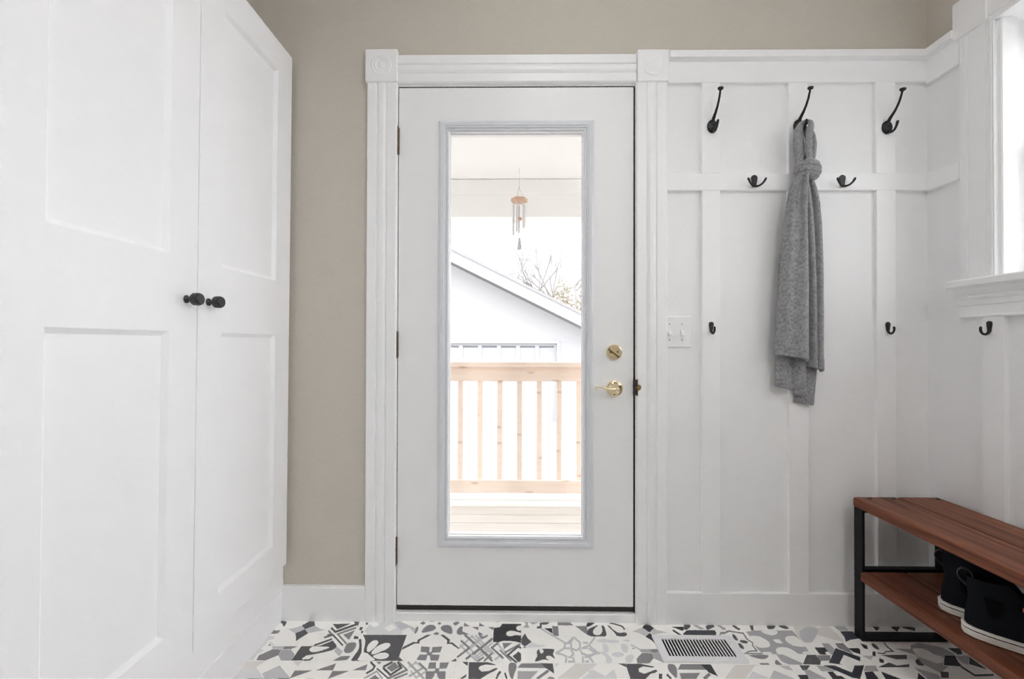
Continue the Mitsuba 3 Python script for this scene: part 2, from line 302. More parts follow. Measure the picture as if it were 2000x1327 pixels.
def rot_y(m, deg, about):
    return place(m, trimesh.transformations.rotation_matrix(math.radians(deg), [0, 1, 0], about))
PRINT = """
D -911 -17 -920 -19 -920 -24 -917 -26 -910 -26 -903 -28 -895 -34 -888 -42 -882 -52 -878 -50 -879 -37 -881 -28 -885 -22 -895 -19
M -920 -69 -920 -87 -910 -96 -889 -96 -879 -90 -880 -78 -883 -74 -889 -76 -895 -76 -902 -75 -908 -70 -916 -63
D -814 -44 -792 -67 -764 -44 -782 -14 -795 -14
T -854 -68 -816 -92 -792 -67 -814 -44 -832 -58
T -792 -67 -771 -91 -717 -70 -737 -63 -764 -46
D -816 -92 -803 -112 -793 -135 -783 -115 -769 -91 -792 -67
L -910 -106 -920 -104 -921 -102 -922 -121 -921 -158 -922 -191 -925 -222 -923 -236 -916 -236 -906 -235 -894 -233 -889 -226 -892 -211 -890 -199 -881 -188 -882 -181 -893 -180 -896 -174 -891 -165 -890 -152 -892 -137 -889 -128 -879 -126 -877 -121 -881 -113 -892 -108
L -881 -137 -885 -145 -869 -160 -856 -159
D -880 -160 -869 -160 -880 -151
T -864 -163 -854 -178 -818 -178 -819 -163
M -819 -163 -818 -178 -790 -177 -773 -162
M -879 -234 -847 -235 -818 -209 -821 -180 -853 -179 -869 -195 -883 -211
G -818 -209 -794 -235 -759 -234 -763 -204 -789 -179 -820 -180
D -760 -234 -719 -233 -729 -223 -721 -209 -694 -201 -673 -194 -645 -182 -635 -171 -637 -156 -662 -130 -694 -157 -723 -161 -760 -162
W -725 -176 -722 -183 -714 -189 -705 -192 -693 -190 -684 -186 -676 -182 -667 -175 -657 -168 -664 -163 -688 -162 -706 -161 -718 -163 -724 -167
D -696 -233 -691 -220 -697 -214 -701 -226 -722 -228 -718 -235
D -701 -34 -671 -66 -634 -31
D -670 -88 -605 -40 -612 -28 -674 -74 -697 -52 -699 -61
M -689 -91 -697 -97 -691 -107 -675 -95 -699 -70 -702 -78
D -673 -103 -616 -159 -614 -153 -676 -92 -702 -110 -697 -118
M -601 -60 -607 -50 -664 -91 -658 -100
M -605 -151 -603 -145 -653 -94 -655 -101
M -637 -97 -605 -125 -603 -70
D -665 -126 -670 -117 -720 -152 -714 -161
D -633 -13 -600 -46 -605 -14
D -591 -50 -588 -69 -578 -71 -578 -54
D -577 -73 -576 -85 -568 -88 -569 -75
D -594 -101 -590 -119 -574 -120 -576 -108
D -578 -23 -573 -37 -567 -37 -568 -24
M -601 -142 -605 -157 -602 -182 -592 -194 -576 -194 -568 -183 -567 -159 -571 -145 -578 -139 -588 -138
T -635 -160 -634 -186 -606 -211 -604 -186
M -620 -232 -602 -233 -573 -228 -568 -208 -601 -211
B -911 -238 -913 -250 -914 -277 -861 -266 -844 -237
L -914 -277 -910 -320 -805 -318 -861 -266
T -825 -295 -803 -318 -727 -317 -725 -312 -787 -257
L -754 -236 -725 -261 -720 -235
K -928 -320 -911 -318 -913 -275 -925 -262
M -725 -315 -668 -279 -725 -280
M -658 -278 -601 -277 -603 -245
M -602 -315 -545 -279 -601 -280
M -537 -276 -494 -275 -497 -247
L -548 -94 -419 -92 -430 -69 -467 -11 -558 -12 -561 -37 -565 -73
T -471 -18 -429 -73 -417 -56 -391 -77 -381 -85 -379 -56 -451 -11
W -498 -55 -473 -77 -452 -52 -475 -31
W -564 -19 -560 -32 -538 -52 -521 -36 -538 -14
W -428 -71 -408 -92 -382 -91 -375 -85 -405 -50
M -375 -44 -378 -52 -379 -74 -377 -85 -371 -85 -369 -77 -368 -61 -370 -50
M -353 -76 -346 -82 -330 -76 -317 -71 -308 -64 -303 -58 -303 -51 -306 -44 -313 -37 -321 -33 -330 -33 -338 -38 -345 -46 -350 -59
M -285 -46 -285 -55 -280 -64 -271 -73 -257 -81 -247 -86 -239 -86 -237 -77 -241 -57 -247 -43 -255 -36 -263 -33 -273 -34 -280 -38
M -221 -59 -222 -71 -220 -84 -213 -91 -201 -91 -197 -84 -201 -72 -203 -59 -203 -46 -206 -41 -211 -42 -216 -48
M -337 0 -346 -3 -342 -8 -336 -12 -330 -15 -323 -15 -314 -12 -308 -8 -304 -2 -314 1
M -274 1 -284 -2 -281 -7 -275 -11 -268 -13 -260 -13 -250 -11 -243 -7 -238 -1 -249 2
M -392 2 -380 -12 -371 0
M -370 -24 -357 -34 -347 -24 -359 -12
M -303 -24 -294 -34 -286 -24 -296 -16
M -245 -23 -232 -38 -217 -20 -229 -10
M -308 -86 -302 -92 -289 -92 -284 -84 -297 -76
M -162 3 -144 -12 -146 3
M -200 -18 -200 -41 -176 -40
M -143 -17 -142 -40 -120 -39
M -169 -44 -143 -63 -143 -43
M -202 -70 -197 -90 -171 -90
D -569 -120 -569 -129 -560 -146 -555 -161 -553 -172 -553 -187 -556 -205 -558 -218 -559 -228 -555 -233 -546 -233 -540 -229 -538 -221 -537 -209 -537 -193 -542 -169 -553 -137 -562 -120
D -541 -233 -401 -230 -403 -94 -564 -96 -544 -128 -535 -166 -533 -199
W -567 -101 -563 -118 -549 -153 -541 -177 -536 -192 -534 -203 -535 -210 -537 -218 -539 -228 -523 -232 -488 -232 -477 -226 -491 -215 -503 -205 -513 -196 -521 -192 -526 -192 -531 -185 -534 -173 -538 -157 -542 -137 -548 -122 -555 -110 -562 -103
W -524 -174 -520 -183 -515 -189 -510 -188 -505 -180 -501 -170 -496 -157 -494 -146 -494 -139 -497 -132 -502 -127 -508 -125 -517 -128 -522 -136 -526 -148 -527 -161
W -502 -184 -502 -195 -495 -200 -486 -197 -474 -188 -464 -180 -455 -172 -449 -164 -447 -154 -449 -147 -454 -141 -460 -139 -469 -140 -478 -145 -489 -154 -497 -167
W -491 -206 -490 -213 -479 -219 -467 -223 -455 -223 -446 -220 -440 -215 -437 -208 -438 -201 -443 -195 -450 -191 -460 -190 -471 -193 -482 -198
D -329 -92 -357 -121 -356 -135 -371 -133 -401 -162 -400 -175 -363 -141 -347 -142 -348 -125 -313 -92
D -281 -92 -249 -123 -249 -131 -249 -142 -232 -142 -203 -169 -203 -161 -228 -134 -241 -133 -239 -119 -267 -92
D -401 -211 -401 -230 -388 -231 -383 -228
D -222 -230 -202 -229 -205 -215
M -337 -156 -333 -185 -313 -187 -309 -192 -310 -198 -333 -198 -339 -224 -306 -227 -305 -201 -297 -203 -290 -227 -265 -228 -264 -223 -264 -199 -287 -197 -293 -194 -290 -188 -264 -186 -262 -156 -296 -159 -295 -185 -303 -185 -305 -159
T -91 -191 -87 -183 -163 -94 -166 -102
T -125 -224 -121 -218 -164 -159 -168 -166
T -137 -230 -133 -223 -199 -142 -203 -149
T -125 -101 -131 -94 -169 -157 -163 -164
T -157 -98 -163 -90 -204 -161 -198 -168
T -95 -174 -99 -167 -144 -221 -140 -229
M -87 -218 -82 -210 -188 -86 -193 -95
M -172 -162 -205 -206 -200 -214 -160 -163 -198 -118 -202 -127
M -87 -122 -93 -112 -175 -214 -169 -223
M -430 -263 -407 -281 -387 -259 -409 -236
D -413 -240 -419 -231 -444 -255 -438 -264
D -406 -301 -375 -264 -397 -231 -402 -237 -386 -261 -408 -289 -439 -259 -442 -267
D -469 -276 -466 -256 -490 -232 -493 -238 -474 -258 -475 -270 -490 -286 -485 -293
D -410 -313 -408 -308 -459 -264 -461 -269
M -357 -276 -362 -267 -412 -306 -407 -315
M -351 -291 -355 -284 -393 -308 -389 -315
M -471 -314 -436 -313 -456 -296
G -455 -284 -429 -314 -426 -310 -457 -275 -489 -309 -485 -315
M -357 -278 -355 -272 -397 -229 -399 -235
M -472 -235 -458 -248 -453 -235
T -297 -274 -295 -267 -341 -229 -343 -237
T -319 -313 -316 -308 -345 -272 -348 -277
T -292 -281 -297 -274 -322 -300 -317 -306
T -332 -238 -337 -231 -358 -255 -353 -262
G -327 -281 -296 -314 -293 -307 -323 -274 -364 -231 -367 -239
G -303 -262 -308 -254 -348 -297 -343 -304
M -294 -277 -291 -271 -325 -235 -328 -241
M -293 -236 -292 -266 -265 -264 -270 -235
M -257 -236 -254 -265 -231 -263 -226 -235
M -296 -277 -290 -311 -227 -310 -231 -276
M -265 -262 -269 -279 -253 -278 -254 -264
W -263 -285 -265 -288 -265 -296 -267 -303 -270 -311 -264 -315 -250 -314 -246 -311 -250 -305 -254 -298 -256 -290 -259 -286
D -183 -232 -162 -251 -163 -231
D -180 -307 -173 -309 -162 -301 -162 -288
D -78 -14 -70 -14 -45 -4 16 -3 16 1 -65 1
K -54 -23 -63 -44 -85 -49 -85 -81 -84 -129 -62 -130 -50 -122 -19 -122 2 -127 17 -133 17 -103 17 -22
W 14 -31 7 -34 2 -38 -1 -45 -1 -51 3 -59 8 -63 14 -64 17 -56 17 -39
W -38 -79 -38 -86 -34 -92 -28 -96 -21 -96 -13 -94 -7 -90 2 -89 12 -92 17 -89 17 -80 14 -75 8 -72 -1 -69 -12 -65 -21 -64 -29 -66 -35 -71
M -109 -44 -87 -62 -85 -43
M -164 -44 -143 -63 -143 -43
M -141 -71 -141 -90 -135 -94 -121 -89
M -100 2 -85 -10 -86 2
T -77 -196 -73 -189 -149 -90 -153 -98
T -116 -101 -122 -94 -162 -161 -157 -168
T -83 -136 -88 -129 -143 -204 -138 -211
T -131 -231 -127 -225 -155 -190 -158 -197
T -48 -195 -52 -188 -76 -217 -71 -224
T -20 -223 -15 -217 -68 -129 -73 -136
M -83 -231 -78 -224 -124 -163 -129 -171
M -84 -114 -90 -104 -149 -189 -144 -197
M -123 -114 -104 -98 -108 -88 -123 -101 -133 -89 -137 -98
M -80 -189 -85 -182 -112 -225 -107 -231
M -81 -160 -62 -137 -68 -128 -92 -159 -47 -217 -42 -209
M -109 -211 -113 -203 -133 -225 -129 -232
M -50 -134 -43 -166 -14 -132
M 16 -143 13 -134 -42 -180 -39 -189
D 7 -144 -35 -197 0 -237 4 -230 -25 -197 7 -157 14 -165 18 -157
D -13 -202 7 -231 16 -223 16 -189 7 -178
M -19 -229 -16 -224 -57 -167 -60 -173
D 32 -79 18 -107 18 -139 30 -152 55 -125 41 -107
D 22 -158 37 -159 28 -152
L 56 -125 32 -152 42 -157 93 -153 106 -147 68 -138
G 18 -3 35 -19 34 -32 23 -45 50 -45 43 -28 46 -10 62 -27 82 -14 68 0 18 0
D 116 -11 90 -14 88 -36 78 -37 77 -50 94 -48 97 -26 118 -24 132 -5 127 4
T 131 -94 167 -129 171 -136 176 -129 171 -121 135 -85 95 -46 91 -55
K 104 -48 134 -79 134 -48
M 135 -33 136 -56 136 -90 155 -93 158 -35
M 158 1 157 -30 217 -29 197 2
M 223 -33 265 -90 266 -32
K 288 1 277 -6 269 -18 266 -29 267 -37 275 -35 290 -23 301 -12 308 -3 303 2
D 273 -47 263 -64 264 -83 273 -93 290 -93 307 -92 325 -92 333 -82 333 -63 333 -48 333 -36 331 -29 324 -28 322 -34 323 -47 321 -61 314 -76 306 -84 297 -86 290 -84 285 -78 284 -70 286 -59 293 -48 305 -34 310 -27 308 -26 296 -33
T 182 -138 207 -109 203 -100 181 -127 170 -123 168 -134
T 191 -128 190 -163 209 -175 213 -165 197 -155 198 -129 208 -107 202 -102
T 224 -130 221 -152 209 -166 213 -174 227 -157 232 -125 216 -100 210 -109
T 171 -163 177 -137 170 -136 165 -156 134 -181 137 -190
T 160 -197 171 -207 176 -199 164 -188 140 -179 137 -189
T 193 -187 182 -199 185 -207 201 -190 194 -157 187 -161
T 226 -194 232 -189 225 -156 218 -161
T 258 -147 290 -99 285 -92 255 -139 228 -154 229 -163
T 273 -189 290 -185 291 -175 276 -178 257 -154 251 -162
T 247 -200 275 -188 275 -179 249 -189 227 -179 223 -189
T 162 -230 169 -231 174 -207 167 -206
T 191 -232 198 -229 197 -201 190 -204
T 220 -230 227 -230 231 -198 225 -199
T 256 -232 263 -226 253 -199 246 -205
T 196 -136 197 -125 182 -125 181 -136
T 188 -163 189 -153 171 -154 170 -164
T 255 -135 257 -124 239 -122 237 -133
T 251 -161 252 -151 232 -152 231 -163
T 192 -209 193 -199 176 -200 175 -209
T 249 -207 250 -197 233 -197 232 -207
T 190 -230 191 -220 174 -221 173 -230
T 245 -228 247 -219 232 -220 231 -229
T 198 -97 207 -107 220 -96
D 73 -172 71 -178 70 -182 71 -187 73 -193 71 -202 65 -215 63 -223 64 -227 72 -225 87 -218 97 -216 101 -218 106 -220 109 -220 108 -217 103 -212 101 -207 102 -201 106 -198 112 -197 119 -200 125 -207 130 -211 132 -212 131 -207 127 -195 126 -186 130 -178 132 -171 133 -165 120 -162 92 -162 77 -166
W 84 -163 80 -167 81 -175 82 -181 84 -186 87 -187 91 -185 94 -179 95 -169 91 -164
D -160 -233 -153 -309 -115 -308 -91 -286 -69 -271 -61 -262 -68 -258 -90 -273 -113 -276 -125 -263 -122 -252 -103 -243 -70 -246 -69 -243 -95 -232
M -19 -233 -25 -240 -26 -254 -26 -267 -24 -280 -22 -291 -18 -302 -15 -307 -11 -307 -9 -301 -8 -289 -5 -277 -1 -266 1 -253 0 -240 -7 -233
D -49 -276 -55 -271 -64 -290 -58 -296
D -33 -308 -28 -305 -35 -279 -40 -281
D -56 -292 -61 -288 -67 -305 -62 -309
M 16 -236 4 -257 99 -257 81 -234
D 81 -234 99 -258 123 -282 122 -235
G 4 -272 4 -307 45 -306 72 -271
M 108 -273 103 -263 64 -300 68 -310
M 108 -294 98 -305 122 -305 123 -300
B 133 -300 130 -305 199 -304 273 -233 199 -234
L 129 -235 128 -253 146 -234
L 208 -304 291 -303 284 -291 252 -263
D 379 -24 399 -37 403 -53 409 -48 404 -29 382 -16 359 -7 356 -16
D 363 1 407 -12 404 2
D 346 -26 349 -38 361 -62 366 -78 367 -87 377 -91 397 -91 407 -84 408 -71 401 -67 386 -71 375 -68 367 -58 360 -47 356 -35 351 -28
K 475 -38 494 -66 519 -40 504 -16 493 -15
T 432 -62 454 -72 473 -89 494 -67 475 -38 454 -49
T 494 -67 502 -80 533 -71 564 -67 528 -53 519 -40
K 493 -70 472 -91 489 -112 496 -132 501 -82
K 589 -31 618 -55 627 -49 635 -31
K 603 -87 609 -78 588 -47 582 -56
D 640 -18 629 -47 639 -49 659 -31 666 -14
N 639 -51 622 -66 611 -82 733 -81 742 -64 742 -49
D 751 -29 754 -5 717 -27 715 -50
G 670 -18 691 -46 709 -43 686 -18
G 758 -17 778 -45 786 -47 788 -34
M 768 -73 785 -59 800 -59 804 -50 787 -51 770 -64 756 -64 752 -72
G 428 -159 435 -177 470 -177 471 -159
M 471 -159 470 -177 494 -177 495 -158
M 409 -208 406 -231 446 -230 468 -204 467 -179 435 -179
G 467 -179 468 -206 498 -229 495 -178
D 408 -150 409 -158 417 -157
T 432 -166 436 -159 410 -133 406 -140
L 300 -109 291 -114 291 -119 296 -123 306 -125 316 -126 327 -124 331 -118 329 -108 319 -105
L 328 -113 325 -118 327 -125 337 -128 354 -128 365 -124 372 -117 367 -113 349 -110 336 -110
L 313 -130 307 -136 303 -155 303 -169 306 -178 312 -180 320 -175 324 -163 326 -147 322 -135
L 379 -129 372 -135 368 -154 369 -168 373 -176 379 -179 385 -176 391 -165 394 -147 390 -134
L 331 -183 328 -190 335 -198 345 -201 359 -198 368 -193 373 -186 369 -180 358 -175 345 -177
L 383 -191 372 -203 368 -222 371 -231 382 -231 392 -220 403 -197 400 -187
L 384 -112 384 -116 401 -120 409 -117 409 -110 400 -108
L 291 -175 292 -182 302 -195 305 -209 300 -224 304 -232 316 -232 323 -224 325 -209 320 -194 308 -179 298 -173
T 277 -180 285 -191 290 -183 282 -172 260 -139 254 -147
T 270 -192 286 -186 286 -177 269 -183 247 -198 249 -206
L 243 -233 239 -260 251 -256 274 -233
L 237 -270 232 -303 278 -303 287 -290 250 -260
L 287 -290 282 -303 323 -302 322 -257
D 342 -232 366 -250 365 -232
D 366 -233 365 -301 413 -301 436 -278 453 -273 463 -265 458 -258 444 -265 415 -278 401 -270 403 -254 422 -244 453 -250 457 -245 416 -232
D 456 -300 467 -299 474 -277 463 -277
D 492 -302 499 -296 492 -276 485 -282
M 512 -231 504 -239 500 -255 501 -268 505 -279 509 -288 512 -296 518 -289 525 -269 530 -252 530 -239 524 -232
M 550 -232 531 -257 625 -257 617 -231
K 617 -231 629 -270 650 -286 650 -232
M 532 -273 528 -299 576 -298 599 -271
M 630 -281 628 -269 600 -292 603 -303
G 765 -17 773 -47 787 -44 779 -21
D 833 -50 842 -41 828 -14 819 -24
D 889 -15 879 -49 888 -48 903 -15
D 951 -22 948 -29 947 -37 951 -41 959 -41 967 -38 976 -32 982 -25 985 -17 981 -13 968 -14 959 -16
D 1003 -14 996 -17 997 -25 1001 -31 1008 -37 1016 -39 1025 -37 1028 -32 1026 -22 1018 -16
G 889 -49 855 -58 856 -79 847 -149 852 -179 1018 -176 1029 -116 1032 -72 1032 -47
W 857 -82 849 -96 850 -122 852 -137 856 -144 867 -146 886 -144 899 -138 906 -127 909 -116 906 -104 900 -93 890 -83 875 -79
W 979 -93 974 -102 974 -112 978 -122 986 -133 1000 -138 1019 -139 1030 -132 1031 -119 1030 -104 1027 -87 1018 -78 1002 -79 989 -83
W 915 -149 908 -159 904 -173 918 -191 947 -212 973 -211 994 -188 998 -176 983 -177 975 -174 973 -169 970 -160 964 -149 954 -143 940 -141 927 -143
W 930 -100 932 -119 955 -122 954 -98
W 926 -48 912 -54 919 -66 927 -73 938 -76 948 -75 959 -71 968 -63 975 -53 961 -47
W 857 -168 854 -178 886 -178 885 -167
W 990 -173 1020 -174 1021 -163 1001 -164
M 760 -67 777 -67 792 -59 817 -64 837 -70 834 -102 845 -121 837 -135 837 -159 813 -161 784 -179 848 -180 852 -173 803 -173 811 -168 843 -165 843 -133 851 -117 840 -97 844 -63 822 -57 795 -51 780 -60 760 -60 746 -79 749 -82
D 797 -72 794 -79 791 -93 792 -103 796 -109 799 -109 803 -103 805 -93 805 -80 803 -73
D 805 -110 805 -115 811 -121 819 -123 827 -122 832 -118 833 -114 830 -109 821 -105 813 -105
D 797 -121 793 -125 790 -137 790 -146 794 -152 798 -154 802 -151 804 -144 804 -131 802 -124
B 1053 -12 1035 -68 1031 -116 1062 -115 1109 -71 1181 -114 1187 -49 1187 -10
T 1059 -50 1042 -74 1035 -102 1039 -116 1054 -116 1072 -106 1093 -85 1113 -65 1131 -43 1130 -30 1111 -23 1088 -30
W 1121 -16 1145 -33 1162 -15
G 1205 -12 1208 -46 1245 -46 1250 -14
N 1208 -49 1201 -82 1186 -110 1210 -98 1250 -89 1255 -48
M 814 -182 800 -186 808 -193 819 -199 831 -203 843 -203 854 -199 863 -192 868 -185 852 -181
M 816 -223 818 -231 847 -231 847 -222
M 876 -211 872 -218 867 -226 873 -231 888 -230 893 -229 889 -228 887 -221 885 -209 882 -206
G 898 -180 896 -213 911 -228 955 -229 962 -222 920 -179
D 1002 -180 960 -226 1015 -228 1030 -211 1033 -179
M 1034 -181 1030 -209 1065 -207 1081 -181
K 1053 -141 1049 -177 1070 -179 1075 -164 1089 -162 1092 -140
G 1093 -119 1088 -153 1088 -179 1118 -156 1119 -119
N 1051 -218 1092 -227 1085 -221 1130 -178 1163 -209 1179 -188 1136 -152 1127 -143
K 1170 -143 1173 -163 1190 -174 1206 -151 1208 -142
M 1141 -118 1136 -145 1165 -174 1171 -144 1172 -116
B 730 -233 665 -297 733 -296 799 -232
L 774 -262 738 -296 802 -295 810 -290
T 815 -290 810 -295 894 -294 847 -256
T 874 -234 888 -250 909 -258 908 -233
D 945 -231 941 -256 957 -252 981 -231
K 912 -276 909 -294 938 -293 943 -275
G 945 -253 940 -293 996 -292 964 -252
G 1001 -232 1000 -258 1052 -258 1025 -235
N 1023 -231 1064 -267 1082 -286 1102 -291 1148 -229 1129 -229 1097 -263 1061 -230
K 1018 -260 1014 -292 1055 -291 1051 -278 1036 -277 1037 -259
K 1347 -45 1372 -28 1376 -3 1351 -21
K 1421 -48 1452 -23 1448 2 1417 -24
K 1489 -44 1508 -25 1479 -5 1459 -25
K 1232 -117 1226 -144 1237 -148 1248 -126
D 1276 -115 1270 -119 1264 -132 1263 -142 1267 -148 1271 -150 1276 -148 1279 -141 1283 -128 1281 -119
D 1311 -136 1312 -155 1289 -157 1278 -167 1257 -163 1252 -169 1275 -173 1287 -162 1319 -160 1318 -131 1324 -110 1317 -114
G 1331 -142 1379 -175 1424 -226 1476 -173 1518 -173 1506 -135 1445 -110 1404 -124 1388 -145
W 1395 -143 1386 -159 1384 -186 1394 -205 1415 -216 1436 -212 1457 -192 1462 -180 1450 -176 1443 -167 1441 -152 1434 -143 1422 -139 1409 -139
D 1257 -177 1295 -198 1331 -196 1348 -175
D 1201 -237 1305 -235 1318 -220 1271 -228 1256 -213
K 1242 -160 1226 -181 1234 -185 1253 -160
K 1239 -193 1225 -213 1236 -217 1249 -201
D 1357 -200 1348 -209 1342 -221 1346 -227 1360 -227 1368 -218 1372 -200 1368 -194
G 1376 -179 1363 -215 1384 -260 1440 -229 1424 -226
K 1477 -175 1429 -224 1486 -229 1492 -209 1511 -175
K 1524 -137 1526 -171 1545 -168 1568 -138
G 1509 -177 1502 -213 1513 -221 1560 -176
K 1556 -180 1520 -217 1553 -243 1554 -232
K 1481 -274 1545 -271 1554 -262 1491 -265 1486 -225 1475 -233
T 1189 -182 1204 -202 1231 -181
K 1131 -230 1095 -264 1101 -291 1162 -228
G 1164 -230 1138 -256 1189 -256 1199 -229
K 1138 -260 1122 -291 1162 -290 1168 -256
K 1195 -256 1183 -290 1233 -289
K 1312 -261 1286 -288 1312 -288
D 1391 -253 1367 -282 1390 -282 1415 -256
G 1319 -235 1320 -288 1362 -287 1369 -268
"""

# ================================================================== THE SETTING
XR = 1.581          # face of the right wall
ROOM_Y, ROOM_X, CEIL = -4.3, -1.52, 2.62
DX0, DX1, DZ0, DZ1 = -0.4655, 0.4515, 0.05, 2.074      # door slab
# ---- back wall
wb = cut(bx(ROOM_X - 0.15, XR + 0.16, 0.0, 0.14, -0.15, CEIL + 0.1, 0), bx(DX0 - 0.03, DX1 + 0.03, -1, 1, -0.2, DZ1 + 0.03, 0))
add('wall_back', wb, 'wall_greige')
tag('wall_back', 'warm grey back wall around and above the glazed door', kind='structure')
add('wall_back__panel_sheet', cut(bx(0.50, XR, -0.004, 0.004, 0.0, 2.19, 0), bx(0.4, 0.5752, -1, 1, -1, 3, 0)), 'panel_paint')

# ---- right wall, with the window in view and a second one further back
WY0, WY1, WZ0, WZ1 = -0.2515, -2.25, 1.296, 2.150
W2Y0, W2Y1, W2Z0, W2Z1 = -2.55, -4.1, 1.15, 2.45
wr = cut(bx(XR, XR + 0.16, ROOM_Y - 0.15, 0.14, -0.15, CEIL + 0.1, 0), bx(XR - 1, XR + 1, WY1, WY0, WZ0, WZ1, 0), bx(XR - 1, XR + 1, W2Y1, W2Y0, W2Z0, W2Z1, 0))
add('wall_right', wr, 'wall_greige')
tag('wall_right', 'right wall with white board panelling under a window', kind='structure')
add('wall_right__panel_sheet', cut(bx(XR - 0.003, XR + 0.001, ROOM_Y, 0, 0.0, 2.19, 0), bx(XR - 1, XR + 1, WY1, WY0, WZ0, WZ1, 0), bx(XR - 1, XR + 1, W2Y1, W2Y0, W2Z0, W2Z1, 0)), 'panel_paint')
add('wall_left', bx(ROOM_X - 0.15, ROOM_X, ROOM_Y - 0.15, 0.14, -0.15, CEIL + 0.1, 0), 'wall_greige')
tag('wall_left', 'grey side wall behind the white wardrobe', kind='structure')
add('wall_front', bx(ROOM_X - 0.15, XR + 0.16, ROOM_Y - 0.15, ROOM_Y, -0.15, CEIL + 0.1, 0), 'wall_greige')
tag('wall_front', 'plain grey wall behind the viewer', kind='structure')
add('ceiling', bx(ROOM_X - 0.15, XR + 0.16, ROOM_Y - 0.15, 0.14, CEIL, CEIL + 0.1, 0), 'ceiling_white')
tag('ceiling', 'plain white ceiling', kind='structure')

# ---- floor: printed tiles, each a slab of its own with the print inlaid
COL = {'K': (42, 43, 47), 'N': (44, 48, 55), 'D': (70, 70, 73), 'M': (112, 111, 114), 'G': (146, 146, 148), 'T': (167, 168, 170),
       'L': (187, 188, 189), 'B': (190, 187, 183), 'W': (209, 208, 205)}
PAINT = {k: np.array(lin(*c)) * (0.92 / lin(209)[0]) for k, c in COL.items()}
shapes = []
for row in PRINT.strip().split('\n'):
    c, *v = row.split()
    v = np.array(v, float).reshape(-1, 2) / 1000
    shapes.append((c, Polygon(v).buffer(0)))
TW, TD, TX, TY = 0.2005, 0.137, -0.4026, -0.2315
from shapely import affinity
strip = sbox(-2, TY - TD, 2, -0.3155)                # the nearest edge of the front row, just outside the frame, goes on with the print of the row behind
for c, q in list(shapes):
    q = affinity.translate(q, 0.0, -TD).intersection(strip)
    if not q.is_empty: shapes.append((c, q))

def tile_pieces(cell):
    have = [('W', cell)]
    for c, g in shapes:
        g = g.intersection(cell)
        if g.is_empty or g.area < 1e-7: continue
        have = [(k, h.difference(g)) for k, h in have] + [(c, g)]
    return [(k, h) for k, h in have if not h.is_empty]

def tile_mesh(cell, dx=0.0, dy=0.0):
    V, F, C = [], [], []
    at = 0
    for k, g in tile_pieces(cell):
        for q in getattr(g, 'geoms', [g]):
            if q.geom_type != 'Polygon' or q.area < 2e-8: continue
            v, f = trimesh.creation.triangulate_polygon(q, engine='earcut')
            if len(f) == 0: continue
            a = v[f]
            flip = ((a[:, 1, 0] - a[:, 0, 0]) * (a[:, 2, 1] - a[:, 0, 1]) - (a[:, 1, 1] - a[:, 0, 1]) * (a[:, 2, 0] - a[:, 0, 0])) < 0
            f = np.where(flip[:, None], f[:, ::-1], f)
            V.append(np.c_[v, np.zeros(len(v))]); F.append(f + at); C.append(np.tile(PAINT[k], (len(v), 1))); at += len(v)
    x0, y0, x1, y1 = cell.bounds
    e = 0.0004
    ring = [(x0, y0), (x1, y0), (x1, y1), (x0, y1)]
    low = [(x0 + e, y0 + e), (x1 - e, y0 + e), (x1 - e, y1 - e), (x0 + e, y1 - e)]
    for i in range(4):
        j = (i + 1) % 4
        V.append(np.array([[*ring[i], 0], [*ring[j], 0], [*ring[j], -0.004], [*ring[i], -0.004]]))
        F.append(np.array([[0, 3, 2], [0, 2, 1]]) + at); C.append(np.tile(PAINT['T'], (4, 1))); at += 4
    V = np.concatenate(V); V[:, 0] += dx; V[:, 1] += dy
    return trimesh.Trimesh(V, np.concatenate(F), process=False), np.concatenate(C)

VENT = (0.495, 0.785, -0.2265, -0.084)
add('floor', cut(bx(ROOM_X - 0.15, XR + 0.16, ROOM_Y - 0.15, 0.14, -0.06, -0.0035, 0), bx(VENT[0] + 0.02, VENT[1] - 0.02, VENT[2] + 0.02, VENT[3] - 0.02, -0.05, 1, 0)), 'tile_far')
tag('floor', 'patchwork floor of grey, white and black patterned tiles', kind='structure')
ti = 0
g = 0.0001
for r in range(-6, 3):
    for c in range(-3, 10):
        x0, y0 = TX + c * TW, TY + r * TD
        x1, y1 = x0 + TW, min(y0 + TD, 0.012)
        x1 = min(x1, XR)
        if y1 - y0 < 0.02 or x1 - x0 < 0.02: continue
        if r >= -1:
            cell, dx, dy = sbox(x0 + g, y0 + g, x1 - g, y1 - g), 0, 0
        else:                                   # nearer than the photograph shows: the same prints in another order
            cs = (c + 3 + 4 * (-r)) % 10 - 2
            rs = 0
            cell = sbox(TX + cs * TW + g, TY + rs * TD + g, TX + cs * TW + (x1 - x0) - g, TY + rs * TD + (y1 - y0) - g)
            dx, dy = x0 - (TX + cs * TW), y0 - (TY + rs * TD)
        hole = sbox(VENT[0] + 0.012, VENT[2] + 0.012, VENT[1] - 0.012, VENT[3] - 0.012)
        if r >= -1: cell = cell.difference(hole)
        m, col = tile_mesh(cell, dx, dy)
        add(num('floor__tile', ti), m, 'tile_print', color=col); ti += 1

# ---- door casing (trim_1): fluted boards, corner blocks with rings, jambs, threshold
def fluted(w, t=0.022):
    a, b = 0.335 * w, 0.655 * w
    return [(0, 0), (0, t - 0.004), (0.004, t), (a - 0.003, t), (a, t - 0.006), (a + 0.004, t - 0.001), (a + 0.012, t + 0.002), (b - 0.012, t + 0.002),
            (b - 0.004, t - 0.001), (b, t - 0.006), (b + 0.003, t), (w - 0.004, t), (w, t - 0.004), (w, 0)]

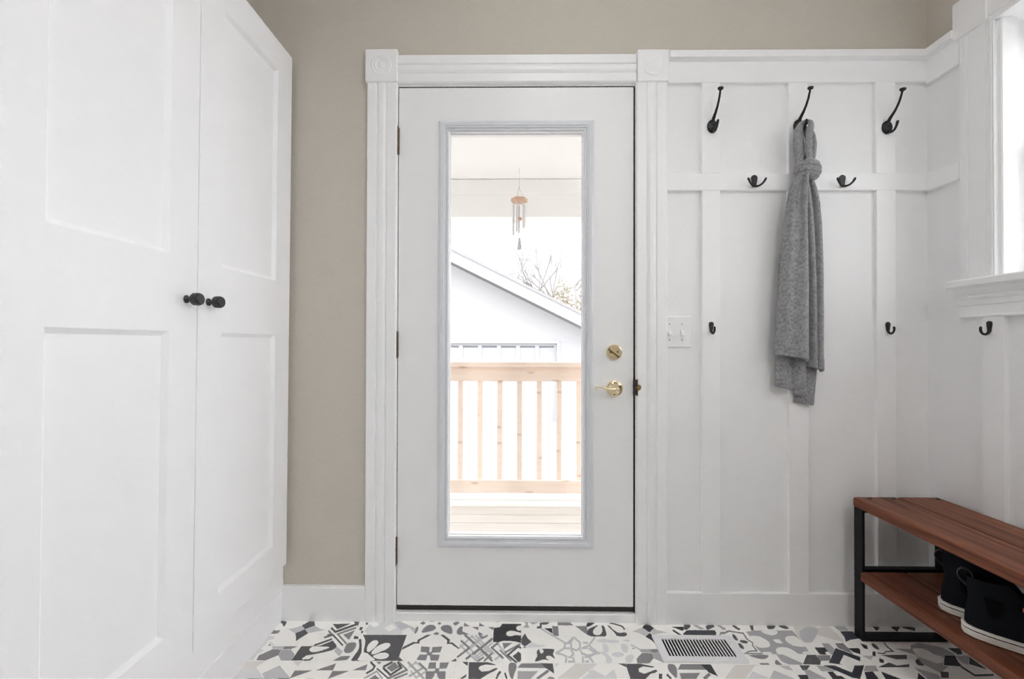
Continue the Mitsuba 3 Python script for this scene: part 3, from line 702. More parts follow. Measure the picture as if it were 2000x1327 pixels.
CL0, CL1, CR0, CR1, HB, HT = -0.584, -0.4675, 0.4572, 0.5755, 2.0825, 2.191
add('trim_1', cat(prism([(CL0 + a, -b) for a, b in fluted(CL1 - CL0)], 'z', -0.002, HB), ), 'white_paint')
tag('trim_1', 'white fluted casing with corner blocks around the door', kind='structure')
add('trim_1__side_board', prism([(CR0 + a, -b) for a, b in fluted(CR1 - CR0)], 'z', -0.002, HB), 'white_paint')
add('trim_1__head_board', prism([(-b, HB + a) for a, b in fluted(HT - HB)], 'x', CL1, CR0), 'white_paint')
for i, (x0, x1, z0, z1) in enumerate([(-0.5895, -0.4645, 2.083, 2.2095), (0.4595, 0.5815, 2.079, 2.203)]):
    k = add(num('trim_1__corner_block', i), bx(x0, x1, -0.029, 0.0, z0, z1, 0.003), 'white_paint')
    prof = [(0.040, 0.0), (0.040, 0.001), (0.036, 0.003), (0.031, 0.0015), (0.028, 0.0014), (0.024, 0.0028), (0.019, 0.0006), (0.015, 0.0006), (0.011, 0.0028), (0.005, 0.0036), (0.0, 0.0038)]
    add(k + '__rosette', lathe(prof, ((x0 + x1) / 2, -0.0285, (z0 + z1) / 2), (0, -1, 0), 48), 'white_paint', 30)
add('trim_1__jamb', bx(DX0 - 0.03, DX0 - 0.0035, -0.003, 0.14, 0.0, DZ1 + 0.03, 0.001), 'white_paint')
add('trim_1__jamb_001', bx(DX1 + 0.0068, DX1 + 0.03, -0.003, 0.14, 0.0, DZ1 + 0.03, 0.001), 'white_paint')
add('trim_1__jamb_002', bx(DX0 - 0.03, DX1 + 0.03, -0.003, 0.14, DZ1 + 0.0035, DZ1 + 0.03, 0.001), 'white_paint')
add('trim_1__door_stop', cat(bx(DX1 - 0.0005, DX1 + 0.0070, 0.002, 0.05, 0.03, DZ1, 0), bx(DX0 - 0.0035, DX0 + 0.0003, 0.012, 0.05, 0.03, DZ1, 0), bx(DX0, DX1, 0.003, 0.05, DZ1 - 0.0003, DZ1 + 0.0036, 0), bx(DX0 - 0.004, DX0 + 0.012, 0.048, 0.07, 0.03, DZ1, 0), bx(DX1 - 0.012, DX1 + 0.005, 0.048, 0.07, 0.03, DZ1, 0), bx(DX0, DX1, 0.048, 0.07, DZ1 - 0.012, DZ1 + 0.004, 0)), 'rubber_black')
add('trim_1__threshold', join(bx(CL1 - 0.001, CR0 + 0.001, -0.012, 0.10, -0.003, 0.032, 0.003), bx(CL1 + 0.02, CR0 - 0.02, 0.09, 0.16, -0.12, 0.02, 0.002)), 'white_paint')
add('trim_1__strike_plate', join(bx(DX1 + 0.0068, DX1 + 0.0112, -0.0245, 0.03, 0.873, 0.936, 0.0006), lathe([(0.0115, 0), (0.0115, 0.002)], (DX1 + 0.0115, -0.0232, 0.905), (0, -1, 0), 24)), 'dark_brass')
add('trim_1__latch_slot', bx(DX1 + 0.0005, DX1 + 0.0088, -0.0262, -0.0, 0.876, 0.9035, 0.0005), 'rubber_black')
add('trim_1__latch_slot_001', bx(DX1 + 0.0005, DX1 + 0.0088, -0.0262, -0.0, 0.9075, 0.934, 0.0005), 'rubber_black')
labels['trim_1__strike_plate'] = {'label': 'brass strike plate on the door jamb'}

# ---- door_1
gx0, gx1, gz0, gz1 = -0.2695, 0.2590, 0.3195, 1.9025
slab = cut(bx(DX0, DX1, 0.0, 0.045, DZ0 + 0.004, DZ1, 0.002), bx(gx0 + 0.004, gx1 - 0.004, -1, 1, gz0 + 0.004, gz1 - 0.004, 0))
add('door_1', slab, 'door_paint')
tag('door_1', 'white exterior door with a tall clear glass panel', kind='structure')
mp = [(-0.002, 0.0), (-0.002, 0.004), (0.001, 0.008), (0.004, 0.008), (0.006, 0.0045), (0.009, 0.0045), (0.0105, 0.010), (0.015, 0.0105), (0.018, 0.0135), (0.028, 0.014), (0.034, 0.0105), (0.037, 0.0055), (0.0385, 0.005), (0.040, 0.0)]
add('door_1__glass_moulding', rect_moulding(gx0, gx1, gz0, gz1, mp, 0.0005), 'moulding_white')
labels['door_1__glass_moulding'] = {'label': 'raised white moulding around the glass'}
add('door_1__glass_spacer', rect_moulding(gx0 + 0.006, gx1 - 0.006, gz0 + 0.006, gz1 - 0.006, [(0, 0), (0, 0.01), (0.006, 0.01), (0.006, 0)], 0.026), 'aluminium')
add('door_1__glass_pane', bx(gx0, gx1, 0.022, 0.0221, gz0, gz1, 0), 'glass')
v = np.array([[gx0, 0.022, gz0], [gx1, 0.022, gz0], [gx1, 0.022, gz1], [gx0, 0.022, gz1]])
scene['door_1__glass_pane'] = mikit.ply(trimesh.Trimesh(v, [[0, 1, 2], [0, 2, 3]], process=False), 'glass')
labels['door_1__glass_pane'] = {'label': 'clear glass pane'}
sw = [(DX0 + 0.002, 0.036), (DX1 - 0.001, 0.036)]
add('door_1__bottom_sweep', join(bx(DX0 + 0.002, DX1 - 0.001, 0.002, 0.043, 0.040, DZ0 + 0.006, 0.001), bx(DX0 + 0.001, DX1, 0.010, 0.04, 0.030, 0.043, 0.001)), 'rubber_black')
labels['door_1__bottom_sweep'] = {'label': 'worn black sweep under the door'}
for i, (x, z0, z1) in enumerate([(-0.4690, 1.808, 1.918), (-0.4700, 1.014, 1.120), (-0.4705, 0.212, 0.322)]):
    h = (z1 - z0)
    prof = [(0.0, 0), (0.0045, 0.0), (0.0055, 0.002)]
    for s in range(5):
        a, b = 0.003 + s * (h - 0.006) / 5, 0.003 + (s + 1) * (h - 0.006) / 5
        prof += [(0.0052, a + 0.0004), (0.0062, a + 0.0012), (0.0062, b - 0.0012), (0.0052, b - 0.0004)]
    prof += [(0.0055, h - 0.002), (0.0045, h), (0, h)]
    k = add(num('door_1__hinge', i), lathe(prof, (x, -0.0085, z0), (0, 0, 1), 18), 'bronze', 40)
    add(k + '__leaf', bx(x, x + 0.0075, -0.006, 0.03, z0 + 0.004, z1 - 0.004, 0.0005), 'bronze')
labels['door_1__hinge'] = {'label': 'dark bronze top hinge'}
# deadbolt and lever set
TM_, RM_ = trimesh.transformations.translation_matrix, trimesh.transformations.rotation_matrix
dx, dz = 0.3756, 1.0402
add('door_1__deadbolt', lathe([(0.0302, 0), (0.0302, 0.006), (0.0285, 0.010), (0.0262, 0.011), (0.0255, 0.010), (0.0, 0.010)], (dx, 0.0, dz), (0, -1, 0), 56), 'brass', 30)
add('door_1__deadbolt__rim', lathe([(0.0275, 0.0096), (0.0275, 0.0104), (0.0258, 0.0106), (0.0258, 0.0096)], (dx, 0.0, dz), (0, -1, 0), 56), 'dark_brass', 30)
labels['door_1__deadbolt'] = {'label': 'brass deadbolt with a slanted thumb turn'}
TT = TM_([dx - 0.0015, -0.0095, dz - 0.001]) @ RM_(math.radians(37), [0, 1, 0])
add('door_1__deadbolt__turn_base', place(bx(-0.0245, 0.0245, -0.008, 0, -0.0062, 0.0040, 0.0015), TT), 'dark_brass')
add('door_1__deadbolt__thumb_turn', place(bx(-0.0240, 0.0240, -0.020, -0.006, -0.0024, 0.0040, 0.0012), TT), 'brass')
for i, (a, b) in enumerate([(-0.014, -0.001), (0.0125, 0.001)]):
    add(num('door_1__deadbolt__screw', i), lathe([(0.0048, 0), (0.0048, 0.001), (0.004, 0.0018), (0.0018, 0.0018), (0.0016, 0.0008), (0, 0.0008)], (dx + a, -0.0098, dz + b), (0, -1, 0), 20), 'dark_brass', 30)
lx, lz = 0.3777, 0.8992
add('door_1__lever_handle', lathe([(0.0322, 0), (0.0322, 0.004), (0.030, 0.0072), (0.0275, 0.0082), (0.0262, 0.0074), (0.021, 0.0105), (0.016, 0.016), (0.0125, 0.022), (0.0125, 0.036), (0.0, 0.036)], (lx, 0.0, lz), (0, -1, 0), 56), 'brass', 30)
labels['door_1__lever_handle'] = {'label': 'polished brass lever on a round rose'}
lp = spline([(lx + 0.004, -0.043, lz - 0.002), (lx - 0.012, -0.045, lz - 0.001), (lx - 0.030, -0.047, lz + 0.0015), (lx - 0.048, -0.048, lz + 0.0065), (lx - 0.066, -0.0485, lz + 0.0105), (lx - 0.078, -0.0485, lz + 0.0085), (lx - 0.0835, -0.0485, lz + 0.0015), (lx - 0.0795, -0.0485, lz - 0.0035), (lx - 0.0755, -0.0485, lz - 0.0002)], 44)
u = np.linspace(0, 1, 44)
add('door_1__lever_handle__lever', tube(lp, np.interp(u, [0, 0.12, 0.4, 0.7, 1], [0.011, 0.0095, 0.0052, 0.0036, 0.0026]), 14, np.interp(u, [0, 0.2, 0.5, 1], [0.007, 0.005, 0.0042, 0.0036]), up=(0, 0, 1)), 'brass', 40)
add('door_1__lever_handle__button', lathe([(0.0098, 0), (0.0098, 0.009), (0.0086, 0.0105), (0.0072, 0.0098), (0.0068, 0.0075), (0.0052, 0.0075), (0.0048, 0.009), (0.0, 0.0095)], (lx + 0.004, -0.041, lz - 0.002), (0, -1, 0), 32), 'brass', 30)
for i, a in enumerate((0.0225, -0.0225)):
    add(num('door_1__lever_handle__screw', i), lathe([(0.0032, 0), (0.0032, 0.0012), (0.0022, 0.0018), (0.0, 0.0008)], (lx - 0.002, -0.0072 - 0.002, lz + a), (0, -1, 0), 16), 'dark_brass', 30)

# ---- baseboards on the back wall
def board_x(x0, x1, z0, z1, t, b=0.004):
    return prism([(0.002, z0), (-t, z0), (-t, z1 - b), (-t + b, z1), (0.002, z1)], 'x', x0, x1)
add('baseboard_left', board_x(-0.93, CL0, -0.002, 0.131, 0.019), 'white_paint')
tag('baseboard_left', 'white baseboard between the wardrobe and the door casing', kind='structure')
add('baseboard_right', board_x(CR1, XR, -0.002, 0.121, 0.019, 0.002), 'white_paint')
tag('baseboard_right', 'white baseboard of the panelled wall right of the door', kind='structure')

# ---- board and batten on the back wall (trim_2)
t = 0.019
add('trim_2', board_x(CR1 - 0.003, XR, 2.079, 2.165, t, 0.001), 'white_paint')
tag('trim_2', 'white board and batten panelling right of the door', kind='structure')
add('trim_2__cap_rail', prism([(0, 2.160), (-0.024, 2.160), (-0.040, 2.166), (-0.040, 2.1915), (-0.036, 2.194), (0, 2.194)], 'x', 0.582, XR), 'white_paint')
add('trim_2__middle_rail', bx(CR1, XR, -t, 0, 1.663, 1.7277, 0.0015), 'white_paint')
for i, (x0, x1) in enumerate([(0.7095, 0.7785), (1.0395, 1.1140), (1.3735, 1.4460)]):
    add(num('trim_2__batten', i), bx(x0, x1, -t + 0.0005, 0, 1.7275, 2.0795, 0.0015), 'white_paint')
    add(num('trim_2__batten', i + 3), bx(x0, x1, -t + 0.0005, 0, 0.1205, 1.6635, 0.0015), 'white_paint')

# ---- panelling on the right wall (trim_3)
XF = XR - t
add('trim_3', bx(XF, XR, -0.148, -0.019, 2.0685, 2.165, 0.001), 'white_paint')
tag('trim_3', 'white board panelling on the wall beside the window', kind='structure')
add('trim_3__cap_rail', prism([(XR, 2.160), (XR - 0.024, 2.160), (XR - 0.040, 2.166), (XR - 0.040, 2.1915), (XR - 0.036, 2.194), (XR, 2.194)], 'y', -0.138, 0.0), 'white_paint')
add('trim_3__middle_rail', bx(XF, XR, -0.148, -t, 1.659, 1.7225, 0.0015), 'white_paint')
for i, y in enumerate([-0.222, -0.60, -0.98]):
    add(num('trim_3__batten', i), bx(XF, XR, y - 0.069, y, 0.12, 1.168 if y > -1.3 else 2.07, 0.0015), 'white_paint')
add('trim_3__baseboard', bx(XF, XR, ROOM_Y, -t, -0.002, 0.121, 0.002), 'white_paint')

# ---- window_1 in the right wall
def casing_y(w, t=0.022):
    return [(0, 0), (0, t - 0.003), (0.003, t), (0.026, t), (0.029, t - 0.004), (0.033, t - 0.001), (w - 0.03, t - 0.001), (w - 0.014, t - 0.001), (w - 0.011, t - 0.005), (w - 0.007, t - 0.001), (w - 0.002, t - 0.002), (w, t - 0.005), (w, 0)]
CY0, CY1 = -0.1495, -0.2515
cas = [(XR - b, CY0 - a) for a, b in casing_y(CY0 - CY1)]
add('window_1', prism(cas, 'z', 1.296, 2.152), 'white_paint')
tag('window_1', 'white framed window in the right wall above the bench', kind='structure')
add('window_1__side_casing', prism([(XR - b, 2 * (WY0 + WY1) / 2 - (CY0 - a)) for a, b in casing_y(CY0 - CY1)], 'z', 1.296, 2.152), 'white_paint')
add('window_1__corner_block', bx(XR - 0.030, XR, CY1 - 0.001, -0.1335, 2.1515, 2.284, 0.003), 'white_paint')
add('window_1__corner_block_001', bx(XR - 0.030, XR, WY0 + WY1 + 0.1335, WY0 + WY1 - CY1 + 0.001, 2.1515, 2.284, 0.003), 'white_paint')
add('window_1__head_casing', prism([(XR - b, 2.1515 + (CY0 - CY1) - a) for a, b in casing_y(CY0 - CY1)], 'y', WY0 + WY1 - CY1, CY1), 'white_paint')
add('window_1__jamb', cat(bx(XR - 0.022, XR + 0.16, CY1 - 0.009, CY1 - 0.0005, WZ0 - 0.002, WZ1, 0.001), bx(XR - 0.022, XR + 0.16, WY1, WY1 + 0.01, WZ0, WZ1, 0.001), bx(XR - 0.022, XR + 0.16, WY1, WY0, WZ1 - 0.009, WZ1 + 0.002, 0.001)), 'white_paint')
xs = XR + 0.105
add('window_1__stop_bead', bx(XR - 0.020, XR + 0.02, -0.2655, -0.2605, WZ0, WZ1 - 0.008, 0.002), 'white_paint')
add('window_1__stop_bead_001', bx(XR - 0.008, XR + 0.045, -0.279, -0.2605, WZ0, WZ1 - 0.008, 0.003), 'white_paint')
def ring_box(y0, y1, z0, z1, w, x0, x1):
    return cut(bx(x0, x1, y0, y1, z0, z1, 0.002), bx(x0 - 1, x1 + 1, y0 + w, y1 - w, z0 + w, z1 - w, 0))
zm = (WZ0 + WZ1) / 2
def glass_x(x, y0, y1, z0, z1):
    return trimesh.Trimesh([[x, y0, z0], [x, y1, z0], [x, y1, z1], [x, y0, z1]], [[0, 1, 2], [0, 2, 3]], process=False)
ym = (WY0 + WY1) / 2
add('window_1__mullion', bx(XR - 0.018, XR + 0.16, ym - 0.03, ym + 0.03, WZ0, WZ1, 0.003), 'white_paint')
for i, (a, b) in enumerate([(ym + 0.03, WY0 - 0.009), (WY1 + 0.01, ym - 0.03)]):
    k = add(num('window_1__sash', 2 * i), ring_box(a, b, WZ0, zm + 0.02, 0.045, xs, xs + 0.025), 'white_paint')
    add(k + '__pane', glass_x(xs + 0.012, a + 0.03, b - 0.03, WZ0 + 0.03, zm), 'glass')
    k = add(num('window_1__sash', 2 * i + 1), ring_box(a, b, zm - 0.02, WZ1, 0.045, xs + 0.027, xs + 0.052), 'white_paint')
    add(k + '__pane', glass_x(xs + 0.04, a + 0.03, b - 0.03, zm, WZ1 - 0.03), 'glass')
add('window_1__sill', bx(XR - 0.055, XR + 0.16, WY1 - 0.13, -0.127, 1.2695, 1.2965, 0.004), 'white_paint')
ap = [(XR, 1.1655), (XR - 0.020, 1.1655), (XR - 0.022, 1.169), (XR - 0.019, 1.176), (XR - 0.019, 1.205), (XR - 0.023, 1.209), (XR - 0.023, 1.226), (XR - 0.027, 1.229), (XR - 0.029, 1.236), (XR - 0.026, 1.240), (XR - 0.034, 1.246), (XR - 0.040, 1.256), (XR - 0.042, 1.270), (XR, 1.270)]
add('window_1__apron', prism(ap, 'y', WY1 - 0.12, -0.145), 'white_paint')
# ---- the windows behind the viewer that light the wardrobe
def plain_window_x(name, y0, y1, z0, z1, label):
    add(name, cat(ring_box(y0 - 0.09, y1 + 0.09, z0 - 0.09, z1 + 0.09, 0.09, XR - 0.02, XR)), 'white_paint')
    ym = (y0 + y1) / 2
    for i, (a, b) in enumerate([(y0, ym + 0.02), (ym - 0.02, y1)]):
        k = add(num(name + '__sash', i), ring_box(a, b, z0, z1, 0.045, XR + 0.08, XR + 0.11), 'white_paint')
        add(k + '__pane', glass_x(XR + 0.095, a + 0.03, b - 0.03, z0 + 0.03, z1 - 0.03), 'glass')
    tag(name, label, kind='structure')
plain_window_x('window_2', W2Y1, W2Y0, W2Z0, W2Z1, 'wide window in the right wall behind the viewer')
# ---- two ceiling lamps behind the viewer
LR = 0.19
for i, (LX, LY, DIM, l) in enumerate([(0.92, -2.35, 1.0, 'round flush ceiling light with a frosted dome, further from the door'), (0.15, -0.92, 0.30, 'round flush ceiling light with a dimmer frosted dome, nearer the door')]):
    k = num('ceiling_light', i)
    tag(k, l, 'ceiling light')
    add(k + '__base', lathe([(0.0, 0), (LR + 0.012, 0.0), (LR + 0.015, 0.012), (LR + 0.012, 0.03), (0, 0.03)], (LX, LY, CEIL - 0.03), (0, 0, 1), 48), 'bronze', 40)
    dome = lathe([(0.0, 0.0)] + [(LR * math.sin(a), 0.12 * (1 - math.cos(a))) for a in np.linspace(0.08, math.pi / 2, 14)], (LX, LY, CEIL - 0.15), (0, 0, 1), 40)
    scene[k + '__shade'] = mikit.ply(dome, 'plastic_white', smooth=True, emitter={'type': 'area', 'radiance': {'type': 'rgb', 'value': [LAMP * DIM] * 3}})

# ================================================================== WARDROBE
WX, LEAN, FAR, GAP, NEAR = -0.885, 0.33, -0.0245, -0.5265, -1.031
PIV = (WX, 0, 0.22)
def W(m): return rot_y(m, LEAN, PIV)
tag('wardrobe', 'tall white two-door wardrobe with framed panel doors, left of the door', 'wardrobe')
DEPTH = 0.58
add('wardrobe__body', W(cut(bx(WX - DEPTH, WX - 0.0215, NEAR, FAR, 0.05, 2.20, 0.001), bx(WX - DEPTH + 0.02, WX - 0.02 + 1e-3, NEAR + 0.02, FAR - 0.02, 0.17, 2.17, 0))), 'wardrobe_white')
def panel_door(y0, y1, z0, z1):
    """Five-piece door: stiles, rails and recessed panels with sloped shoulders."""
    S, R, MZ0, MZ1, dep, sl = 0.099, 0.105, 1.104, 1.297, 0.0105, 0.0135
    t_ = 0.019
    m = bx(WX - t_, WX, y0, y1, z0, z1, 0.0012)
    cuts = []
    for a, b in [(z0 + R, MZ0), (MZ1, z1 - R)]:
        ya, yb = y0 + S, y1 - S
        pts = [[WX + 0.001, ya, a], [WX + 0.001, yb, a], [WX + 0.001, yb, b], [WX + 0.001, ya, b]]
        i = sl
        pts += [[WX - dep, ya + i, a + i], [WX - dep, yb - i, a + i], [WX - dep, yb - i, b - i], [WX - dep, ya + i, b - i]]
        cuts.append(hull(pts))
    return cut(m, *cuts)
def knob(y, z):
    prof = [(0.0105, 0.0), (0.0105, 0.0025), (0.0085, 0.0045), (0.0060, 0.007), (0.0055, 0.0125), (0.0075, 0.0145), (0.0145, 0.0185), (0.0165, 0.0215), (0.0168, 0.034), (0.0162, 0.0355), (0.0145, 0.0395), (0.0125, 0.041), (0.0, 0.0412)]
    return lathe(prof, (WX, y, z), (1, 0, 0), 40)
for i, (y0, y1, ky) in enumerate([(GAP + 0.0016, FAR, GAP + 0.043), (NEAR, GAP - 0.0016, GAP - 0.043)]):
    k = add(num('wardrobe__door', i), W(panel_door(y0, y1, 0.2225, 2.1775)), 'wardrobe_white')
    add(k + '__knob', W(knob(ky, 1.189)), 'knob_black', 35)
    labels[k + '__knob'] = {'label': 'matte black drum knob'}
add('wardrobe__toe_rail', bx(WX - 0.04, WX - 0.0215, NEAR, -0.0125, 0.11, 0.232, 0.001), 'wardrobe_white')
add('wardrobe__filler_strip', bx(WX - 0.06, WX - 0.022, -0.0122, -0.0035, 0.132, 2.16, 0.001), 'wardrobe_white')
add('wardrobe__plinth', prism([(WX - 0.050, 0.0), (WX - 0.0205, 0.0), (WX - 0.0185, 0.115), (WX - 0.0225, 0.119), (WX - 0.050, 0.119)], 'y', NEAR, -0.0195), 'wardrobe_white')

# ================================================================== COAT HOOKS
def coat_hook(key, x, z, y=-0.019):
    prof = [(0.0198, 0), (0.0198, 0.002), (0.0180, 0.0052), (0.0120, 0.0072), (0.0, 0.0078)]
    pl = lathe(prof, (0, 0, 0), (0, -1, 0), 40)
    pl.apply_scale([1.0, 1.0, 1.3])
    add(key + '__plate', place(pl, trimesh.transformations.translation_matrix([x, y, z])), 'black_metal', 40)
    arm = spline([(x, y - 0.004, z + 0.004), (x, y - 0.011, z + 0.024), (x, y - 0.029, z + 0.0385), (x, y - 0.0465, z + 0.0555), (x, y - 0.0595, z + 0.0745), (x, y - 0.0668, z + 0.0905), (x, y - 0.0712, z + 0.1035)], 36)
    w = np.linspace(0, 1, 36)
    add(key + '__arm', tube(arm, np.interp(w, [0, 0.15, 0.5, 1], [0.0085, 0.0065, 0.0042, 0.0034]), 14, np.interp(w, [0, 0.2, 1], [0.006, 0.0045, 0.0034]), up=(1, 0, 0)), 'black_metal', 50)
    add(key + '__cap', lathe([(0.0, 0), (0.0065, 0.0), (0.0095, 0.0025), (0.0100, 0.0035), (0.0100, 0.0085), (0.0090, 0.0098), (0.0, 0.0102)], (x, y - 0.0712, z + 0.1015), (0, -0.22, 1), 28), 'black_metal', 30)
    pr = spline([(x, y - 0.003, z - 0.006), (x, y - 0.010, z - 0.0215), (x, y - 0.024, z - 0.0265), (x, y - 0.0385, z - 0.0205), (x, y - 0.0475, z - 0.0055), (x, y - 0.0512, z + 0.0035)], 30)
    w = np.linspace(0, 1, 30)
    add(key + '__prong', tube(pr, np.interp(w, [0, 0.4, 0.75, 0.95, 1], [0.006, 0.0042, 0.0042, 0.0052, 0.003]), 14, np.interp(w, [0, 0.4, 0.75, 0.95, 1], [0.005, 0.0036, 0.0038, 0.0044, 0.0025]), up=(1, 0, 0)), 'black_metal', 50)
    for i, a in enumerate((0.012, -0.013)):
        add(num(key + '__screw', i), lathe([(0.003, 0), (0.003, 0.0012), (0.002, 0.0018), (0, 0.0016)], (x - 0.0105, y - 0.0055, z + a * 0.5), (0, -1, 0), 14), 'knob_black', 30)
for i, (x, z, l) in enumerate([(0.7478, 1.9085, 'large black coat hook on the batten nearest the door'), (1.0766, 1.9085, 'large black coat hook that holds the grey scarf'), (1.4127, 1.9023, 'large black coat hook nearest the corner by the window, empty')]):
    k = num('coat_hook', i)
    tag(k, l, 'hook', 'large coat hooks in the top row')
    coat_hook(k, x, z)

def teardrop(top_r, bot_r, h):
    """Outline of a rounded plate: wide round top at z = +h/2, narrow bottom."""
    a = m3.CrossSection.circle(top_r, 28).translate((0, h / 2 - top_r))
    b = m3.CrossSection.circle(bot_r, 20).translate((0, -h / 2 + bot_r))
    pts = np.concatenate([p for p in a.to_polygons()] + [p for p in b.to_polygons()])
    return Polygon(pts).convex_hull if False else unary_union([Polygon(a.to_polygons()[0]), Polygon(b.to_polygons()[0])]).convex_hull

def plate(poly, t_, c=0.001):
    """Plate in x-z from y = 0 to -t_, with a chamfered front edge."""
    v = [(x, 0, z) for x, z in poly.exterior.coords] + [(x, -t_ + c, z) for x, z in poly.exterior.coords] + [(x, -t_, z) for x, z in poly.buffer(-c).exterior.coords]
    return hull(v)

def robe_hook(key, x, z, y, tilt=0.0):
    P0 = place(plate(teardrop(0.0122, 0.0072, 0.046), 0.004), trimesh.transformations.rotation_matrix(tilt, [0, 1, 0]))
    add(key + '__plate', place(P0, trimesh.transformations.translation_matrix([x, y, z])), 'black_metal', 40)
    for i, s in enumerate((-1, 1)):
        p = spline([(x + s * 0.002, y - 0.002, z - 0.019), (x + s * 0.010, y - 0.011, z - 0.0215), (x + s * 0.021, y - 0.018, z - 0.0155), (x + s * 0.0295, y - 0.0215, z - 0.004), (x + s * 0.0340, y - 0.0225, z + 0.0055)], 24)
        w = np.linspace(0, 1, 24)
        add(num(key + '__prong', i), tube(p, np.interp(w, [0, 0.5, 0.93, 1], [0.0042, 0.0033, 0.0044, 0.0025]), 12), 'black_metal', 50)
    for i, a in enumerate((0.009, -0.007)):
        add(num(key + '__screw', i), lathe([(0.0027, 0), (0.0027, 0.001), (0.0018, 0.0014), (0, 0.0012)], (x + (0.002 if i else -0.002), y - 0.0037, z + a), (0, -1, 0), 14), 'knob_black', 30)
for i, (x, z, l) in enumerate([(0.9075, 1.6975, 'two-pronged black hook on the middle rail left of the scarf'), (1.2425, 1.6975, 'two-pronged black hook on the middle rail right of the scarf')]):
    k = num('double_hook', i)
    tag(k, l, 'hook', 'two-pronged hooks on the middle rail')
    robe_hook(k, x, z, -0.019)

def small_hook(key, M):
    add(key + '__plate', place(plate(teardrop(0.0088, 0.0055, 0.038), 0.004), M), 'black_metal', 40)
    p = spline([(0, -0.002, -0.012), (0, -0.007, -0.0215), (0, -0.017, -0.0255), (0, -0.0265, -0.0195), (0, -0.0305, -0.0075), (0, -0.0290, 0.0005)], 26)
    w = np.linspace(0, 1, 26)
    add(key + '__prong', place(tube(p, np.interp(w, [0, 0.5, 0.93, 1], [0.005, 0.0034, 0.0042, 0.0024]), 12), M), 'black_metal', 50)
    for i, a in enumerate((0.0105, -0.001)):
        add(num(key + '__screw', i), place(lathe([(0.0026, 0), (0.0026, 0.001), (0.0018, 0.0014), (0, 0.0012)], (0, -0.0037, a), (0, -1, 0), 14), M), 'knob_black', 30)
TM = trimesh.transformations.translation_matrix
RM = trimesh.transformations.rotation_matrix
for i, (M, l) in enumerate([(TM([0.7432, -0.019, 1.138]), 'small black single hook beside the light switch'),
                            (TM([1.4130, -0.019, 1.139]), 'small black single hook on the batten above the bench end'),
                            (TM([XF, -0.2480, 1.132]) @ RM(math.radians(-90), [0, 0, 1]), 'small black single hook under the window sill')]):
    k = num('single_hook', i)
    tag(k, l, 'hook', 'small single hooks in the lower row')
    small_hook(k, M)

# ================================================================== SCARF
def sheet(left, right, zt, zb, depth, thick, nu=60, nv=90, bottom=None):
    """A hanging cloth of real thickness: left(v), right(v) give x; depth(u, v) the y of its middle; bottom(u) shifts the hem."""
    us, vs = np.linspace(0, 1, nu), np.linspace(0, 1, nv)
    U_, V_ = np.meshgrid(us, vs)
    zbu = zb if bottom is None else zb + np.interp(U_, *bottom)
    z = zt + (zbu - zt) * V_
    x = left(V_) + (right(V_) - left(V_)) * U_
    y = depth(U_, V_)
    P_ = np.stack([x, y, z], -1)
    du, dv = np.gradient(P_, axis=1), np.gradient(P_, axis=0)
    n = np.cross(du, dv); n /= np.linalg.norm(n, axis=-1, keepdims=True) + 1e-12
    edge = np.clip(np.minimum(np.minimum(U_, 1 - U_) * (nu - 1) / 2.5, (1 - V_) * (nv - 1) / 2.0), 0, 1) ** 0.5
    h = (thick / 2 * (0.25 + 0.75 * edge))[..., None]
    a, b = (P_ + n * h).reshape(-1, 3), (P_ - n * h).reshape(-1, 3)
    idx = np.arange(nu * nv).reshape(nv, nu)
    q = np.stack([idx[:-1, :-1], idx[1:, :-1], idx[1:, 1:], idx[:-1, 1:]], -1).reshape(-1, 4)
    N = nu * nv
    f = [q, q[:, ::-1] + N]
    loop = np.concatenate([idx[0, :-1], idx[:-1, -1], idx[-1, :0:-1], idx[:0:-1, 0]])
    nx = np.roll(loop, -1)
    f.append(np.stack([loop, nx, nx + N, loop + N], 1))
    f = np.concatenate(f)
    m = trimesh.Trimesh(np.concatenate([a, b]), np.vstack([f[:, [0, 1, 2]], f[:, [0, 2, 3]]]), process=False)
    if m.volume < 0: m.invert()
    return m

def iv(z, tab):
    zz = np.array([a for a, _ in tab])[::-1]; xx = np.array([b for _, b in tab])[::-1]
    return lambda Z: np.interp(Z, zz, xx)

SC = 'scarf'
tag(SC, 'grey knitted scarf knotted over a coat hook, ends hanging down', 'scarf')
# outlines by height (x in metres at the cloth's own depth)
Lz = [(1.70, 1.048), (1.652, 1.0236), (1.60, 1.011), (1.518, 0.9967), (1.3645, 0.985), (1.2115, 0.9735), (1.033, 0.9615)]
Rz = [(1.70, 1.098), (1.652, 1.1206), (1.60, 1.134), (1.518, 1.143), (1.3645, 1.1485), (1.2115, 1.150), (0.969, 1.1495)]
Mz = [(1.70, 1.066), (1.652, 1.068), (1.518, 1.075), (1.44, 1.080), (1.30, 1.0855), (1.10, 1.0885), (0.99, 1.0900)]
zt = 1.700
fL, fR, fM = iv(0, Lz), iv(0, Rz), iv(0, Mz)
def sm(a, b, x):
    t_ = np.clip((x - a) / (b - a), 0, 1); return t_ * t_ * (3 - 2 * t_)
def front_left(U_, V_):
    pinch = np.exp(-V_ * 5)
    body = 0.014 * np.sin(math.pi * np.clip(U_ * 0.9 + 0.05, 0, 1))
    ridge = 0.012 * np.exp(-((U_ - 0.80 + 0.12 * V_) / 0.13) ** 2) - 0.006 * np.exp(-((U_ - 0.50 + 0.10 * V_) / 0.12) ** 2)
    curl = 0.034 * sm(0.86, 1.0, U_) * (0.55 + 0.45 * sm(0, 0.2, V_))
    return -0.070 - body - ridge + curl + 0.016 * sm(0.25, 0.0, U_) + pinch * 0.009 * np.cos(U_ * 20)
ztl = zt
